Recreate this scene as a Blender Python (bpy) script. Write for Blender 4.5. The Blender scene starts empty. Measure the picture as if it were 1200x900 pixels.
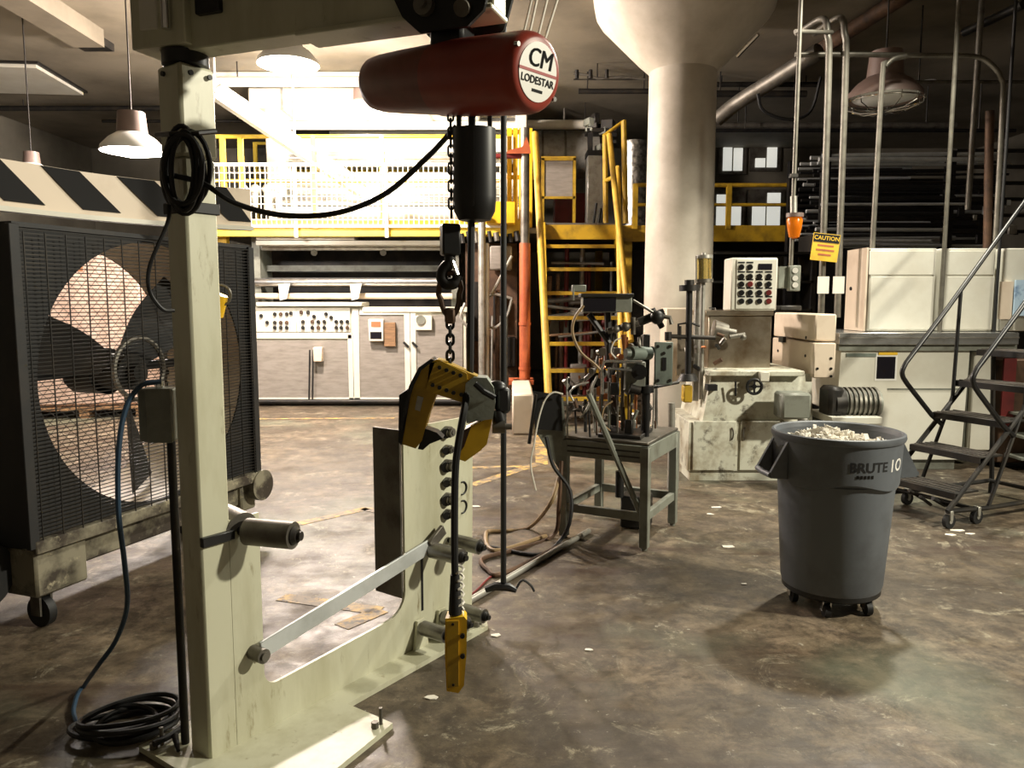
import bpy, math, random
from mathutils import Matrix, Vector
random.seed(7)
S = bpy.context.scene
COL = S.collection
# ---------------------------------------------------------------- camera
CAM_H, PITCH, FPX = 1.55, math.radians(6.09), 900.0
cd = bpy.data.cameras.new('camera'); cam = bpy.data.objects.new('camera', cd); COL.objects.link(cam)
cam.location = (0, 0, CAM_H); cam.rotation_euler = (math.pi/2-PITCH, 0, 0)
cd.sensor_width = 36; cd.lens = 36*FPX/1200; cd.clip_start = .05; cd.clip_end = 100
S.camera = cam
# ---------------------------------------------------------------- world, lights, exposure
w = bpy.data.worlds.new('world'); S.world = w; w.use_nodes = True
w.node_tree.nodes['Background'].inputs[0].default_value = (.95, .93, .88, 1)
w.node_tree.nodes['Background'].inputs[1].default_value = .035
S.view_settings.view_transform = 'Standard'; S.view_settings.look = 'None'
S.view_settings.exposure = 0.3; S.view_settings.gamma = 1.0
S.view_settings.use_curve_mapping = False
def lamp_light(name, kind, loc, power, color, radius=.15, target=None, spot=120, blend=.6):
    l = bpy.data.lights.new(name, kind); l.energy = power; l.color = color; l.shadow_soft_size = radius
    if kind == 'SPOT': l.spot_size = math.radians(spot); l.spot_blend = blend
    o = bpy.data.objects.new(name, l); COL.objects.link(o); o.location = loc
    if target is not None:
        o.rotation_euler = (Vector(target)-Vector(loc)).to_track_quat('-Z', 'Y').to_euler()
    return o
lamp_light('aisle_lamp_light', 'SPOT', (6.2, 1.8, 4.3), 1950, (1, .94, .76), .16, (1.6, 3.0, .2), 110, .7)
lamp_light('machine_lamp_light', 'SPOT', (3.3, 6.3, 4.75), 820, (1, .95, .8), .12, (2.4, 5.0, 0), 140, .6)
# ---------------------------------------------------------------- helpers
def ray(u, v):
    x = (u-600)/FPX; y = (450-v)/FPX
    return Vector((x, math.cos(PITCH)+y*math.sin(PITCH), -math.sin(PITCH)+y*math.cos(PITCH)))
def at(u, v, Y):
    d = ray(u, v); return Vector((0, 0, CAM_H))+d*(Y/d.y)
def fl(u, v, z=0):
    d = ray(u, v); return Vector((0, 0, CAM_H))+d*((z-CAM_H)/d.z)
def srgb(r, g, b):
    f = lambda c: (c/255/12.92 if c/255 <= .04045 else ((c/255+.055)/1.055)**2.4)
    return (f(r), f(g), f(b), 1)
MATS = {}
def mat(name, c, rough=.5, metal=0, c2=None, scale=6, lo=.45, hi=.7, bump=0, emit=None, estr=0, stretch=None, alpha=None, trans=0, c3=None, s3=20, lo3=.58, hi3=.68):
    m = bpy.data.materials.new(name); m.use_nodes = True; nt = m.node_tree; N = nt.nodes; L = nt.links
    b = N['Principled BSDF']; b.inputs['Roughness'].default_value = rough; b.inputs['Metallic'].default_value = metal
    col = srgb(*c); b.inputs['Base Color'].default_value = col
    if trans: b.inputs['Transmission Weight'].default_value = trans
    if alpha: b.inputs['Alpha'].default_value = alpha
    if c2 or bump:
        tc = N.new('ShaderNodeTexCoord'); mp = N.new('ShaderNodeMapping'); L.new(tc.outputs['Object'], mp.inputs[0])
        if stretch: mp.inputs['Scale'].default_value = stretch
        nz = N.new('ShaderNodeTexNoise'); nz.inputs['Scale'].default_value = scale; nz.inputs['Detail'].default_value = 7
        nz.inputs['Roughness'].default_value = .62; L.new(mp.outputs[0], nz.inputs['Vector'])
    if c2:
        rp = N.new('ShaderNodeValToRGB'); rp.color_ramp.elements[0].position = lo; rp.color_ramp.elements[1].position = hi
        rp.color_ramp.elements[0].color = col; rp.color_ramp.elements[1].color = srgb(*c2)
        L.new(nz.outputs['Fac'], rp.inputs[0]); out = rp.outputs[0]
        if c3:
            n3 = N.new('ShaderNodeTexNoise'); n3.inputs['Scale'].default_value = s3; n3.inputs['Detail'].default_value = 8
            n3.inputs['Roughness'].default_value = .7; L.new(mp.outputs[0], n3.inputs['Vector'])
            r3 = N.new('ShaderNodeValToRGB'); r3.color_ramp.elements[0].position = lo3; r3.color_ramp.elements[1].position = hi3
            L.new(n3.outputs['Fac'], r3.inputs[0])
            mx = N.new('ShaderNodeMix'); mx.data_type = 'RGBA'; L.new(r3.outputs[0], mx.inputs['Factor'])
            L.new(out, mx.inputs['A']); mx.inputs['B'].default_value = srgb(*c3); out = mx.outputs['Result']
        L.new(out, b.inputs['Base Color'])
    if bump:
        bp = N.new('ShaderNodeBump'); bp.inputs['Strength'].default_value = bump; bp.inputs['Distance'].default_value = .01
        L.new(nz.outputs['Fac'], bp.inputs['Height']); L.new(bp.outputs[0], b.inputs['Normal'])
    if emit:
        b.inputs['Emission Color'].default_value = srgb(*emit); b.inputs['Emission Strength'].default_value = estr
    MATS[name] = m; return m
class MB:
    def __init__(s): s.v = []; s.f = []
    def add(s, vs, fs):
        k = len(s.v); s.v += [Vector(q) for q in vs]; s.f += [tuple(i+k for i in q) for q in fs]; return s
    def box(s, c, d, rz=0, b=0, M=None):
        hx, hy, hz = [q/2 for q in d]; b = min(b, .45*min(hx, hy, hz)*2/2)
        R = M if M is not None else Matrix.Rotation(rz, 3, 'Z'); c = Vector(c)
        if b <= 0:
            vs = [c+R@Vector((x*hx, y*hy, z*hz)) for x in (-1, 1) for y in (-1, 1) for z in (-1, 1)]
            return s.add(vs, [(0,1,3,2),(4,6,7,5),(0,4,5,1),(2,3,7,6),(0,2,6,4),(1,5,7,3)])
        vs = []; ix = {}
        for x in (-1, 1):
            for y in (-1, 1):
                for z in (-1, 1):
                    ix[(x,y,z)] = len(vs)
                    for q in ((x*hx, y*(hy-b), z*(hz-b)), (x*(hx-b), y*hy, z*(hz-b)), (x*(hx-b), y*(hy-b), z*hz)):
                        vs.append(c+R@Vector(q))
        fs = []
        for sx in (-1, 1):
            q = [ix[(sx,-1,-1)], ix[(sx,1,-1)], ix[(sx,1,1)], ix[(sx,-1,1)]]; fs.append(tuple(q[::sx]))
            q = [ix[(-1,sx,-1)]+1, ix[(-1,sx,1)]+1, ix[(1,sx,1)]+1, ix[(1,sx,-1)]+1]; fs.append(tuple(q[::sx]))
            q = [ix[(-1,-1,sx)]+2, ix[(1,-1,sx)]+2, ix[(1,1,sx)]+2, ix[(-1,1,sx)]+2]; fs.append(tuple(q[::sx]))
        for a in (-1, 1):
            for e in (-1, 1):
                i, j = ix[(a,e,-1)], ix[(a,e,1)]; q = (i, j, j+1, i+1); fs.append(q if a*e > 0 else q[::-1])
                i, j = ix[(a,-1,e)], ix[(a,1,e)]; q = (i, i+2, j+2, j); fs.append(q[::-1] if a*e < 0 else q)
                i, j = ix[(-1,a,e)], ix[(1,a,e)]; q = (i+1, j+1, j+2, i+2); fs.append(q if a*e > 0 else q[::-1])
                for g in (-1, 1):
                    pass
        for (x, y, z), i in ix.items():
            q = (i, i+1, i+2); fs.append(q if x*y*z > 0 else q[::-1])
        return s.add(vs, fs)
    def bx(s, x0, x1, y0, y1, z0, z1, b=0):
        return s.box(((x0+x1)/2, (y0+y1)/2, (z0+z1)/2), (abs(x1-x0), abs(y1-y0), abs(z1-z0)), 0, b)
    def pb(s, u0, u1, v0, v1, Y, dep, b=0):           # a box whose front face stands at depth Y
        a, c = at(u0, v1, Y), at(u1, v0, Y); return s.bx(a.x, c.x, Y, Y+dep, a.z, c.z, b)
    def cyl(s, p0, p1, r, r1=None, n=12, caps=True):
        p0, p1 = Vector(p0), Vector(p1); r1 = r if r1 is None else r1
        q = (p1-p0).to_track_quat('Z', 'Y').to_matrix()
        A = [q@Vector((math.cos(2*math.pi*i/n), math.sin(2*math.pi*i/n), 0)) for i in range(n)]
        vs = [p0+a*r for a in A]+[p1+a*r1 for a in A]
        fs = [(i, (i+1) % n, n+(i+1) % n, n+i) for i in range(n)]
        if caps: fs += [tuple(range(n))[::-1], tuple(range(n, 2*n))]
        return s.add(vs, fs)
    def tube(s, pts, r, n=8, closed=False):
        P = [Vector(q) for q in pts]; m = len(P)
        def tan(i):
            if closed: return (P[(i+1) % m]-P[i-1]).normalized()
            return (P[min(i+1, m-1)]-P[max(i-1, 0)]).normalized()
        t = tan(0); nrm = t.orthogonal().normalized(); vs = []
        for i in range(m):
            t2 = tan(i); nrm = (nrm-t2*nrm.dot(t2))
            nrm = nrm.normalized() if nrm.length > 1e-6 else t2.orthogonal().normalized()
            bn = t2.cross(nrm); rr = r[i] if isinstance(r, (list, tuple)) else r
            for k in range(n):
                a = 2*math.pi*k/n; vs.append(P[i]+(nrm*math.cos(a)+bn*math.sin(a))*rr)
        fs = []
        for i in range(m if closed else m-1):
            j = (i+1) % m
            for k in range(n): fs.append((i*n+k, i*n+(k+1) % n, j*n+(k+1) % n, j*n+k))
        if not closed: fs += [tuple(range(n))[::-1], tuple(range((m-1)*n, m*n))]
        return s.add(vs, fs)
    def lathe(s, prof, c=(0, 0, 0), n=32, M=None, cap0=False, cap1=False):
        c = Vector(c); R = M if M is not None else Matrix.Identity(3); vs = []
        for (r, z) in prof:
            for k in range(n):
                a = 2*math.pi*k/n; vs.append(c+R@Vector((r*math.cos(a), r*math.sin(a), z)))
        fs = []
        for i in range(len(prof)-1):
            for k in range(n): fs.append((i*n+k, i*n+(k+1) % n, (i+1)*n+(k+1) % n, (i+1)*n+k))
        if cap0: fs.append(tuple(range(n))[::-1])
        if cap1: fs.append(tuple(range((len(prof)-1)*n, len(prof)*n)))
        return s.add(vs, fs)
    def prism(s, poly, f0, f1):                         # poly of 2d points, f0/f1 map them to two 3d sheets
        n = len(poly); vs = [f0(*q) for q in poly]+[f1(*q) for q in poly]
        fs = [tuple(range(n))[::-1], tuple(range(n, 2*n))]+[(i, (i+1) % n, n+(i+1) % n, n+i) for i in range(n)]
        return s.add(vs, fs)
    def ball(s, c, r, n=10, sc=(1, 1, 1)):
        prof = [(max(1e-4, math.sin(math.pi*i/n)), -math.cos(math.pi*i/n)) for i in range(n+1)]
        return s.lathe([(a*r, z*r) for a, z in prof], c, n+4, Matrix.Diagonal(Vector(sc)))
FR = {}
def mesh_of(name, mb, m, inv=None, smooth=True, ang=40):
    me = bpy.data.meshes.new(name)
    vs = [inv@v for v in mb.v] if inv is not None else mb.v
    me.from_pydata([tuple(v) for v in vs], [], mb.f); me.validate(clean_customdata=False)
    import bmesh
    bm = bmesh.new(); bm.from_mesh(me); bmesh.ops.recalc_face_normals(bm, faces=bm.faces); bm.to_mesh(me); bm.free()
    if smooth: me.shade_smooth(); me.set_sharp_from_angle(angle=math.radians(ang))
    me.materials.append(MATS[m] if isinstance(m, str) else m); return me
def thing(name, label, cat, loc=(0, 0, 0), rz=0, group=None):
    o = bpy.data.objects.new(name, None); COL.objects.link(o); o.empty_display_size = .05
    o.location = loc; o.rotation_euler = (0, 0, rz); o['label'] = label; o['category'] = cat
    if group: o['group'] = group
    FR[o.name] = Matrix.Translation(loc)@Matrix.Rotation(rz, 4, 'Z'); return o
def part(T, name, mb, m, world=False, kind=None, label=None, **k):
    M = FR[T.name]
    o = bpy.data.objects.new(name, mesh_of(name, mb, m, M.inverted() if world else None, **k)); COL.objects.link(o); o.parent = T
    FR[o.name] = M
    if kind: o['kind'] = kind
    if label: o['label'] = label
    return o
def wpart(T, name, mb, m, **k): return part(T, name, mb, m, world=True, **k)
def share(T, name, src, loc, rot=(0, 0, 0), label=None):   # another piece that shares mesh data
    o = bpy.data.objects.new(name, src.data); COL.objects.link(o); o.parent = T; o.location = loc; o.rotation_euler = rot
    return o
def solo(name, label, cat, mb, m, group=None, **k):
    xs = [v.x for v in mb.v]; ys = [v.y for v in mb.v]; zs = [v.z for v in mb.v]
    c = Vector(((min(xs)+max(xs))/2, (min(ys)+max(ys))/2, min(zs)))
    o = bpy.data.objects.new(name, mesh_of(name, mb, m, Matrix.Translation(-c), **k)); COL.objects.link(o); o.location = c
    o['label'] = label; o['category'] = cat
    if group: o['group'] = group
    FR[o.name] = Matrix.Translation(c); return o
def struct(name, mb, m, **k):
    o = bpy.data.objects.new(name, mesh_of(name, mb, m, None, **k)); COL.objects.link(o); o['kind'] = 'structure'
    FR[o.name] = Matrix.Identity(4); return o
def text_mb(txt, size, bold=0.0, shear=0.0, depth=.0):
    cu = bpy.data.curves.new('lettering', 'FONT'); cu.body = txt; cu.size = size; cu.align_x = 'CENTER'; cu.align_y = 'CENTER'
    cu.offset = bold; cu.shear = shear; cu.resolution_u = 3; cu.extrude = depth
    o = bpy.data.objects.new('lettering', cu); COL.objects.link(o)
    me = bpy.data.meshes.new_from_object(o.evaluated_get(bpy.context.evaluated_depsgraph_get()))
    mb = MB(); mb.add([v.co for v in me.vertices], [tuple(p.vertices) for p in me.polygons])
    bpy.data.objects.remove(o); bpy.data.curves.remove(cu); bpy.data.meshes.remove(me); return mb
def xf(mb, fn): mb.v = [Vector(fn(v)) for v in mb.v]; return mb
def arc(c, r, a0, a1, n, ex, ey):
    c, ex, ey = Vector(c), Vector(ex), Vector(ey)
    return [c+ex*(r*math.cos(a0+(a1-a0)*i/n))+ey*(r*math.sin(a0+(a1-a0)*i/n)) for i in range(n+1)]
def smooth_path(pts, n=8):                              # Catmull-Rom
    P = [Vector(p) for p in pts]; P = [2*P[0]-P[1]]+P+[2*P[-1]-P[-2]]; out = []
    for i in range(1, len(P)-2):
        a, b, c, d = P[i-1:i+3]
        for k in range(n):
            t = k/n; out.append(.5*((2*b)+(c-a)*t+(2*a-5*b+4*c-d)*t*t+(3*b-a-3*c+d)*t**3))
    out.append(P[-2]); return out
# ---------------------------------------------------------------- materials
mat('white_paint', (205, 203, 186), .45, 0, (150, 138, 112), 3, .5, .78, c3=(92, 72, 52), s3=9, lo3=.66, hi3=.74)
mat('clean_white', (212, 210, 198), .35, 0, (190, 184, 168), 2, .4, .8)
mat('stained_white', (200, 200, 184), .5, 0, (140, 128, 104), 4, .46, .66, c3=(62, 48, 34), s3=7, lo3=.54, hi3=.68)
mat('chipped_paint', (128, 122, 104), .6, 0, (52, 44, 36), 5, .42, .58, c3=(160, 152, 128), s3=12, lo3=.58, hi3=.66)
mat('cream_paint', (190, 189, 166), .42, 0, (168, 165, 138), 3, .45, .75, c3=(112, 98, 62), s3=5, lo3=.6, hi3=.74, stretch=(2.5, 2.5, .6))
mat('concrete_column', (196, 188, 174), .6, 0, (160, 150, 134), 1.5, .4, .75, bump=.15)
mat('ceiling_paint', (128, 120, 104), .75, 0, (92, 85, 72), .7, .4, .7, bump=.1)
mat('wall_paint', (120, 116, 104), .7, 0, (84, 80, 70), .6, .4, .7)
mat('dark_metal', (38, 37, 36), .5, .5, (62, 56, 48), 5, .45, .75)
mat('fan_grey', (30, 30, 31), .6, .1, (52, 47, 42), 3, .5, .78)
mat('black_plastic', (20, 20, 21), .42, 0)
mat('black_rubber', (16, 16, 17), .6, 0)
mat('black_paint', (24, 24, 25), .4, .2, (42, 40, 38), 10, .5, .7)
mat('hoist_red', (146, 56, 42), .38, 0, (118, 42, 32), 5, .4, .7)
mat('hazed_red', (120, 62, 52), .45, 0, (96, 46, 38), 5, .4, .7)  # hoist red dulled, haze over the far end put into the colour
mat('label_white', (228, 226, 220), .4)
mat('label_red', (150, 34, 28), .5)
mat('ink', (18, 17, 18), .9)
mat('safety_yellow', (222, 178, 32), .45, 0, (176, 132, 22), 4, .5, .8)
mat('dirty_yellow', (186, 150, 34), .5, 0, (112, 90, 34), 5, .45, .75)
mat('pale_yellow', (226, 196, 70), .45, 0, (196, 160, 48), 3, .45, .8)
mat('bar_steel', (196, 200, 200), .4, .3, (160, 164, 162), 5, .45, .75)
mat('steel', (140, 138, 134), .35, .9, (98, 92, 84), 7, .45, .75)
mat('dull_steel', (118, 114, 106), .5, .7, (76, 70, 62), 6, .45, .72)
mat('bright_steel', (196, 196, 194), .25, .9, (160, 158, 152), 8, .45, .75)
mat('chrome', (220, 220, 220), .12, 1)
mat('galvanised', (168, 166, 158), .42, .6, (132, 128, 118), 8, .45, .7)
mat('rust_steel', (96, 72, 54), .65, .4, (54, 42, 34), 6, .4, .7)
mat('machine_grey', (124, 127, 117), .5, .1, (84, 80, 70), 5, .45, .75)
mat('green_grey', (112, 122, 114), .5, .2, (80, 82, 74), 7, .5, .75)
mat('panel_grey', (140, 134, 126), .55, 0, (108, 100, 92), 4, .4, .8, stretch=(1, 1, 5))
mat('bin_grey', (92, 97, 103), .5, 0, (66, 68, 72), 3, .45, .75, c3=(140, 142, 142), s3=14, lo3=.7, hi3=.76)
mat('orange_paint', (178, 92, 54), .5, 0, (134, 62, 38), 5, .45, .75)
mat('red_paint', (120, 36, 34), .5, 0, (84, 26, 26), 3, .4, .7)
mat('tan_hose', (150, 126, 92), .55)
mat('blue_hose', (38, 62, 84), .5)
mat('copper', (170, 110, 70), .35, .8)
mat('stainless', (150, 140, 124), .3, .8, (104, 86, 64), 3, .4, .7)
mat('pink_cream', (212, 196, 176), .5, 0, (188, 168, 146), 3, .5, .8)
mat('amber', (220, 120, 20), .15, 0, trans=.4, emit=(255, 130, 20), estr=.12)
mat('oil_glass', (210, 190, 120), .08, 0, trans=.8)
mat('paper_scrap', (222, 216, 204), .7)
mat('brown_card', (150, 100, 66), .8)
mat('plastic_wrap', (196, 172, 156), .4, 0, (150, 122, 106), 4, .4, .75, bump=.4)
mat('wood', (140, 108, 76), .7, 0, (96, 70, 48), 4, .4, .7, stretch=(1, 8, 8))
mat('rag', (150, 156, 146), .6, 0, (112, 116, 106), 8, .4, .7, bump=.3)
mat('screen_dark', (26, 24, 30), .15)
mat('lamp_glow', (255, 250, 240), .5, 0, emit=(255, 246, 236), estr=22)
mat('sky_pane', (225, 225, 215), .4, 0, emit=(235, 235, 225), estr=.55)
mat('reflector', (222, 222, 218), .35, .2)
mat('lamp_pink', (112, 94, 86), .5)
mat('conduit_grey', (112, 108, 98), .45, .4, (84, 80, 72), 8, .45, .7)
mat('stair_yellow', (206, 168, 62), .5, 0, (160, 122, 50), 4, .45, .75)
mat('floor_yellow', (196, 158, 84), .6, 0, (126, 110, 88), 7, .42, .56, c3=(92, 82, 68), s3=16, lo3=.5, hi3=.58)
mat('mesh_white', (222, 218, 206), .5)
mat('notice_blue', (176, 200, 220), .4, 0, (90, 120, 160), 4, .5, .6)
mat('foil', (190, 190, 188), .25, .9, (110, 108, 104), 14, .4, .6, bump=1.0)
def floor_material():
    m = bpy.data.materials.new('stained_concrete'); m.use_nodes = True; nt = m.node_tree; N = nt.nodes; L = nt.links
    b = N['Principled BSDF']; tc = N.new('ShaderNodeTexCoord')
    def noise(scale, detail=8, rough=.65, stretch=None, dist=0):
        nz = N.new('ShaderNodeTexNoise'); nz.inputs['Scale'].default_value = scale; nz.inputs['Detail'].default_value = detail
        nz.inputs['Roughness'].default_value = rough; nz.inputs['Distortion'].default_value = dist
        mp = N.new('ShaderNodeMapping'); L.new(tc.outputs['Object'], mp.inputs[0])
        if stretch: mp.inputs['Scale'].default_value = stretch[:3]; mp.inputs['Rotation'].default_value = (0, 0, stretch[3])
        L.new(mp.outputs[0], nz.inputs['Vector']); return nz.outputs['Fac']
    def ramp(f, stops):
        r = N.new('ShaderNodeValToRGB'); e = r.color_ramp.elements
        while len(e) < len(stops): e.new(.5)
        for q, (p, c) in zip(e, stops): q.position = p; q.color = c if len(c) == 4 else srgb(*c)
        L.new(f, r.inputs[0]); return r.outputs[0]
    def mix(f, a, c):
        x = N.new('ShaderNodeMix'); x.data_type = 'RGBA'; L.new(f, x.inputs['Factor']); L.new(a, x.inputs['A'])
        if isinstance(c, tuple): x.inputs['B'].default_value = srgb(*c)
        else: L.new(c, x.inputs['B'])
        return x.outputs['Result']
    base = ramp(noise(.9, 9, .7, dist=.6), [(.3, (60, 52, 42)), (.45, (93, 82, 66)), (.57, (120, 106, 87)), (.7, (154, 138, 116))])
    dark = ramp(noise(.45, 6, .6, dist=.4), [(.5, (0, 0, 0, 1)), (.66, (1, 1, 1, 1))])
    c = mix(dark, base, (50, 42, 35))
    fine = ramp(noise(9, 10, .75), [(.5, (0, 0, 0, 1)), (.72, (.75, .75, .75, 1))])
    c = mix(fine, c, (46, 40, 34))
    wear = ramp(noise(2.6, 12, .8, dist=1.2), [(.56, (0, 0, 0, 1)), (.62, (.85, .85, .85, 1))])
    c = mix(wear, c, (168, 160, 138))
    scr = ramp(noise(3, 8, .75, (1, 9, 1, .45), .5), [(.64, (0, 0, 0, 1)), (.69, (.8, .8, .8, 1))])
    c = mix(scr, c, (190, 184, 166))
    spot = ramp(noise(15, 6, .7), [(.65, (0, 0, 0, 1)), (.69, (.9, .9, .9, 1))])
    c = mix(spot, c, (196, 192, 178))
    mott = ramp(noise(5.5, 12, .8, dist=.3), [(.42, (0, 0, 0, 1)), (.58, (.85, .85, .85, 1))])
    c = mix(mott, c, (54, 45, 35))
    grit = ramp(noise(20, 12, .85), [(.58, (0, 0, 0, 1)), (.68, (.8, .8, .8, 1))])
    c = mix(grit, c, (158, 150, 130))
    trk = ramp(noise(1.1, 7, .6, (.35, 2.6, 1, .12), .4), [(.56, (0, 0, 0, 1)), (.66, (.75, .75, .75, 1))])
    c = mix(trk, c, (56, 40, 30))
    green = ramp(noise(.7, 4, .5, (1, 1, 1, 2.0)), [(.55, (0, 0, 0, 1)), (.68, (.5, .5, .5, 1))])
    c = mix(green, c, (104, 112, 94))
    L.new(c, b.inputs['Base Color'])
    rr = ramp(noise(3.5, 6, .7), [(.35, (.34, .34, .34, 1)), (.65, (.68, .68, .68, 1))]); L.new(rr, b.inputs['Roughness'])
    bp = N.new('ShaderNodeBump'); bp.inputs['Strength'].default_value = .25; bp.inputs['Distance'].default_value = .01
    L.new(noise(14, 10, .7), bp.inputs['Height']); L.new(bp.outputs[0], b.inputs['Normal'])
    MATS['floor'] = m
floor_material()
# ---------------------------------------------------------------- room
fo = struct('floor', MB().bx(-9.5, 10.5, -3, 18, -.2, 0), 'floor', smooth=False)
struct('ceiling', MB().bx(-9.5, 10.5, -3, 18, 5.0, 5.2), 'ceiling_paint', smooth=False)
struct('wall_back', MB().bx(-9.5, 10.5, 17.8, 18, 0, 5), 'wall_paint', smooth=False)
struct('wall_left', MB().bx(-9.7, -9.5, -3, 18, 0, 5), 'wall_paint', smooth=False)
struct('wall_right', MB().bx(10.5, 10.7, -3, 18, 0, 5), 'wall_paint', smooth=False)
struct('wall_front', MB().bx(-9.5, 10.5, -3.2, -3, 0, 5), 'wall_paint', smooth=False)
def stripe(pa, pb, wd):
    a, b = Vector(pa), Vector(pb); d = (b-a).normalized(); n = Vector((-d.y, d.x, 0))*wd/2
    mb = MB(); z0, z1 = Vector((0, 0, .0005)), Vector((0, 0, .003))
    mb.add([a-n+z0, b-n+z0, b+n+z0, a+n+z0, a-n+z1, b-n+z1, b+n+z1, a+n+z1], [(3,2,1,0),(4,5,6,7),(0,1,5,4),(1,2,6,5),(2,3,7,6),(3,0,4,7)])
    return mb
for a, b, wd in [((345,615),(430,596),.09), ((426,596),(452,601),.09), ((300,491),(462,490),.08), ((552,569),(632,543),.1), ((552,548),(612,547),.08), ((635,545),(632,485),.12), ((330,700),(445,716),.1), ((400,735),(447,715),.1)]:
    part(fo, 'painted_line', stripe(fl(*a), fl(*b), wd), 'floor_yellow', smooth=False)
# the round concrete column with mushroom capital
c = at(787, 400, 9.0)
T = thing('concrete_column', 'tall round pale concrete column with flared mushroom capital under the ceiling', 'column', (c.x+.06, 9.0, 0))
part(T, 'shaft', MB().lathe([(.39, 0), (.385, 2.2), (.375, 4.12)], n=48, cap0=True), 'concrete_column')
part(T, 'capital', MB().lathe([(.375, 4.12), (.40, 4.15), (.50, 4.24), (.93, 4.68), (.98, 4.76), (1.0, 4.86), (1.02, 5.0)], n=48, cap1=True), 'concrete_column')
# ---------------------------------------------------------------- jib crane with roller stand
TH = math.radians(55)
JO = Vector((-1.027, 2.509, 0))
J = thing('jib_crane', 'cream steel jib crane post with swivel boom and attached roller stand', 'crane', JO, TH)
h = .056
poly = [(-h, 0), (-h+.002, 2.02), (-h-.012, 2.08), (-h-.012, 2.28), (h+.004, 2.28), (h+.004, 0)]
mb = MB().box((0, 0, 1.0), (2*h, 2*h, 2.0), 0, .008).box((0, 0, 2.14), (2*h+.012, 2*h+.012, .28), 0, .01)
part(J, 'post', mb, 'cream_paint')
for x in (-.03, .035):
    part(J, 'bolt', MB().cyl((x, -h-.012, 2.25), (x, -h-.02, 2.25), .008), 'dark_metal')
part(J, 'bolt', MB().cyl((-h-.012, .01, 2.25), (-h-.02, .01, 2.25), .008), 'dark_metal')
part(J, 'pivot_bearing', MB().lathe([(.05, 2.275), (.07, 2.285), (.07, 2.325), (.05, 2.332)], n=28, cap0=True, cap1=True), 'black_paint')
part(J, 'clamp_band', MB().box((0, 0, 1.845), (2*h+.012, 2*h+.012, .035), 0, .003), 'black_rubber')
# base plate, L-shaped on the floor
poly = [(-.15, .22), (-.15, -.09), (.0, -.46), (.46, -.40), (.46, -.165), (1.34, -.175), (1.4, -.12), (1.4, .1), (.2, .22)]
part(J, 'base_plate', MB().prism(poly, lambda x, y: Vector((x, y, .001)), lambda x, y: Vector((x, y, .022))), 'cream_paint', smooth=False)
for (x, y) in ((.43, -.37), (1.33, -.14), (1.36, -.1), (-.1, .16)):
    b = part(J, 'anchor_bolt', MB().cyl((x, y, .02), (x, y, .085), .007).cyl((x-.03, y, .022), (x-.03, y, .045), .014, n=6), 'dull_steel')
# plate with the big rounded cut-out
def rnd(cx, cz, r, a0, a1, n=6): return [(cx+r*math.cos(math.radians(a0+(a1-a0)*i/n)), cz+r*math.sin(math.radians(a0+(a1-a0)*i/n))) for i in range(n+1)]
poly = [(.05, .02), (1.37, .02), (1.385, .96), (1.30, 1.015), (.905, 1.015)]+rnd(.805, .30, .1, 0, -90)[:]+rnd(.22, .235, .05, 270, 180)+[(.17, .82), (.05, .82)]
poly = [(x, (z if not (.17 < x < .85 and z < .25) else z+.0)) for x, z in poly]
# the lower rail as two flat prisms so that every face stays flat
def pl(ps, name, m='cream_paint', y0=-.056, y1=-.044):
    return MB().prism(ps, lambda x, z: Vector((x, y0, z)), lambda x, z: Vector((x, y1, z)))
mb = pl([(.05, .02), (1.37, .02), (1.385, .96), (1.30, 1.015), (.905, 1.015)]+rnd(.80, .31, .105, 0, -90)+rnd(.225, .235, .055, 270, 180)+[(.17, .82), (.05, .82)], '')
part(J, 'side_plate', mb, 'cream_paint', smooth=False)
part(J, 'upright_flange', MB().bx(.893, .905, -.044, .115, .27, 1.01, .002), 'dull_steel', label='dark flange behind the upright')  # flange coloured darker than the cream plate
part(J, 'slot', MB().bx(1.005, 1.018, -.0585, -.05, .18, .42), 'black_paint')
# guide rollers
def roller(x, z, ln, r, y=-.056, tilt=0, dz=0, mm='steel'):
    p0, p1 = Vector((x, y-.03, z)), Vector((x+tilt, y-.03-ln, z+dz)); d = (p1-p0).normalized()
    o = part(J, 'roller', MB().cyl(p0, p1, r, n=24), mm)
    part(o, 'roller_axle', MB().cyl(p0-d*.03, p1+d*.03, r*.34, n=12).cyl(p1+d*.004, p1+d*.018, r*.7, r*.5, n=14), 'dark_metal')
roller(1.045, .455, .17, .036); roller(1.20, .455, .15, .034)
for x, z in ((.985, .115), (1.13, .115), (1.26, .105)): roller(x, z, .13, .033)
for x in (.985, 1.13, 1.26):
    part(J, 'roller_bracket', MB().prism([(-.045, .022), (.045, .022), (.025, .15), (-.025, .15)], lambda a, z, x=x: Vector((x+a, -.075, z)), lambda a, z, x=x: Vector((x+a, -.062, z))), 'cream_paint', smooth=False)
roller(.10, .775, .165, .046, tilt=.06, mm='dull_steel')
part(J, 'roller_hub', MB().cyl((.10, -.056, .775), (.10, .06, .79), .062, n=20), 'dull_steel')
part(J, 'arm_bar', MB().box((-.0, -.066, .772), (.12, .02, .032), 0, .002), 'black_paint')
a, b = Vector((.14, -.075, .335)), Vector((1.045, -.09, .475)); d = b-a
M3 = Matrix.Rotation(-math.atan2(d.z, d.x), 3, 'Y')
part(J, 'brace_bar', MB().box((a+b)/2, (d.length, .012, .064), 0, .002, M3), 'bar_steel', label='bright bare steel flat bar running to the roller bracket')
part(J, 'brace_end', MB().box(b+Vector((.03, 0, .03)), (.11, .02, .05), 0, .003, Matrix.Rotation(-.5, 3, 'Y')), 'dull_steel')
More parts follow.
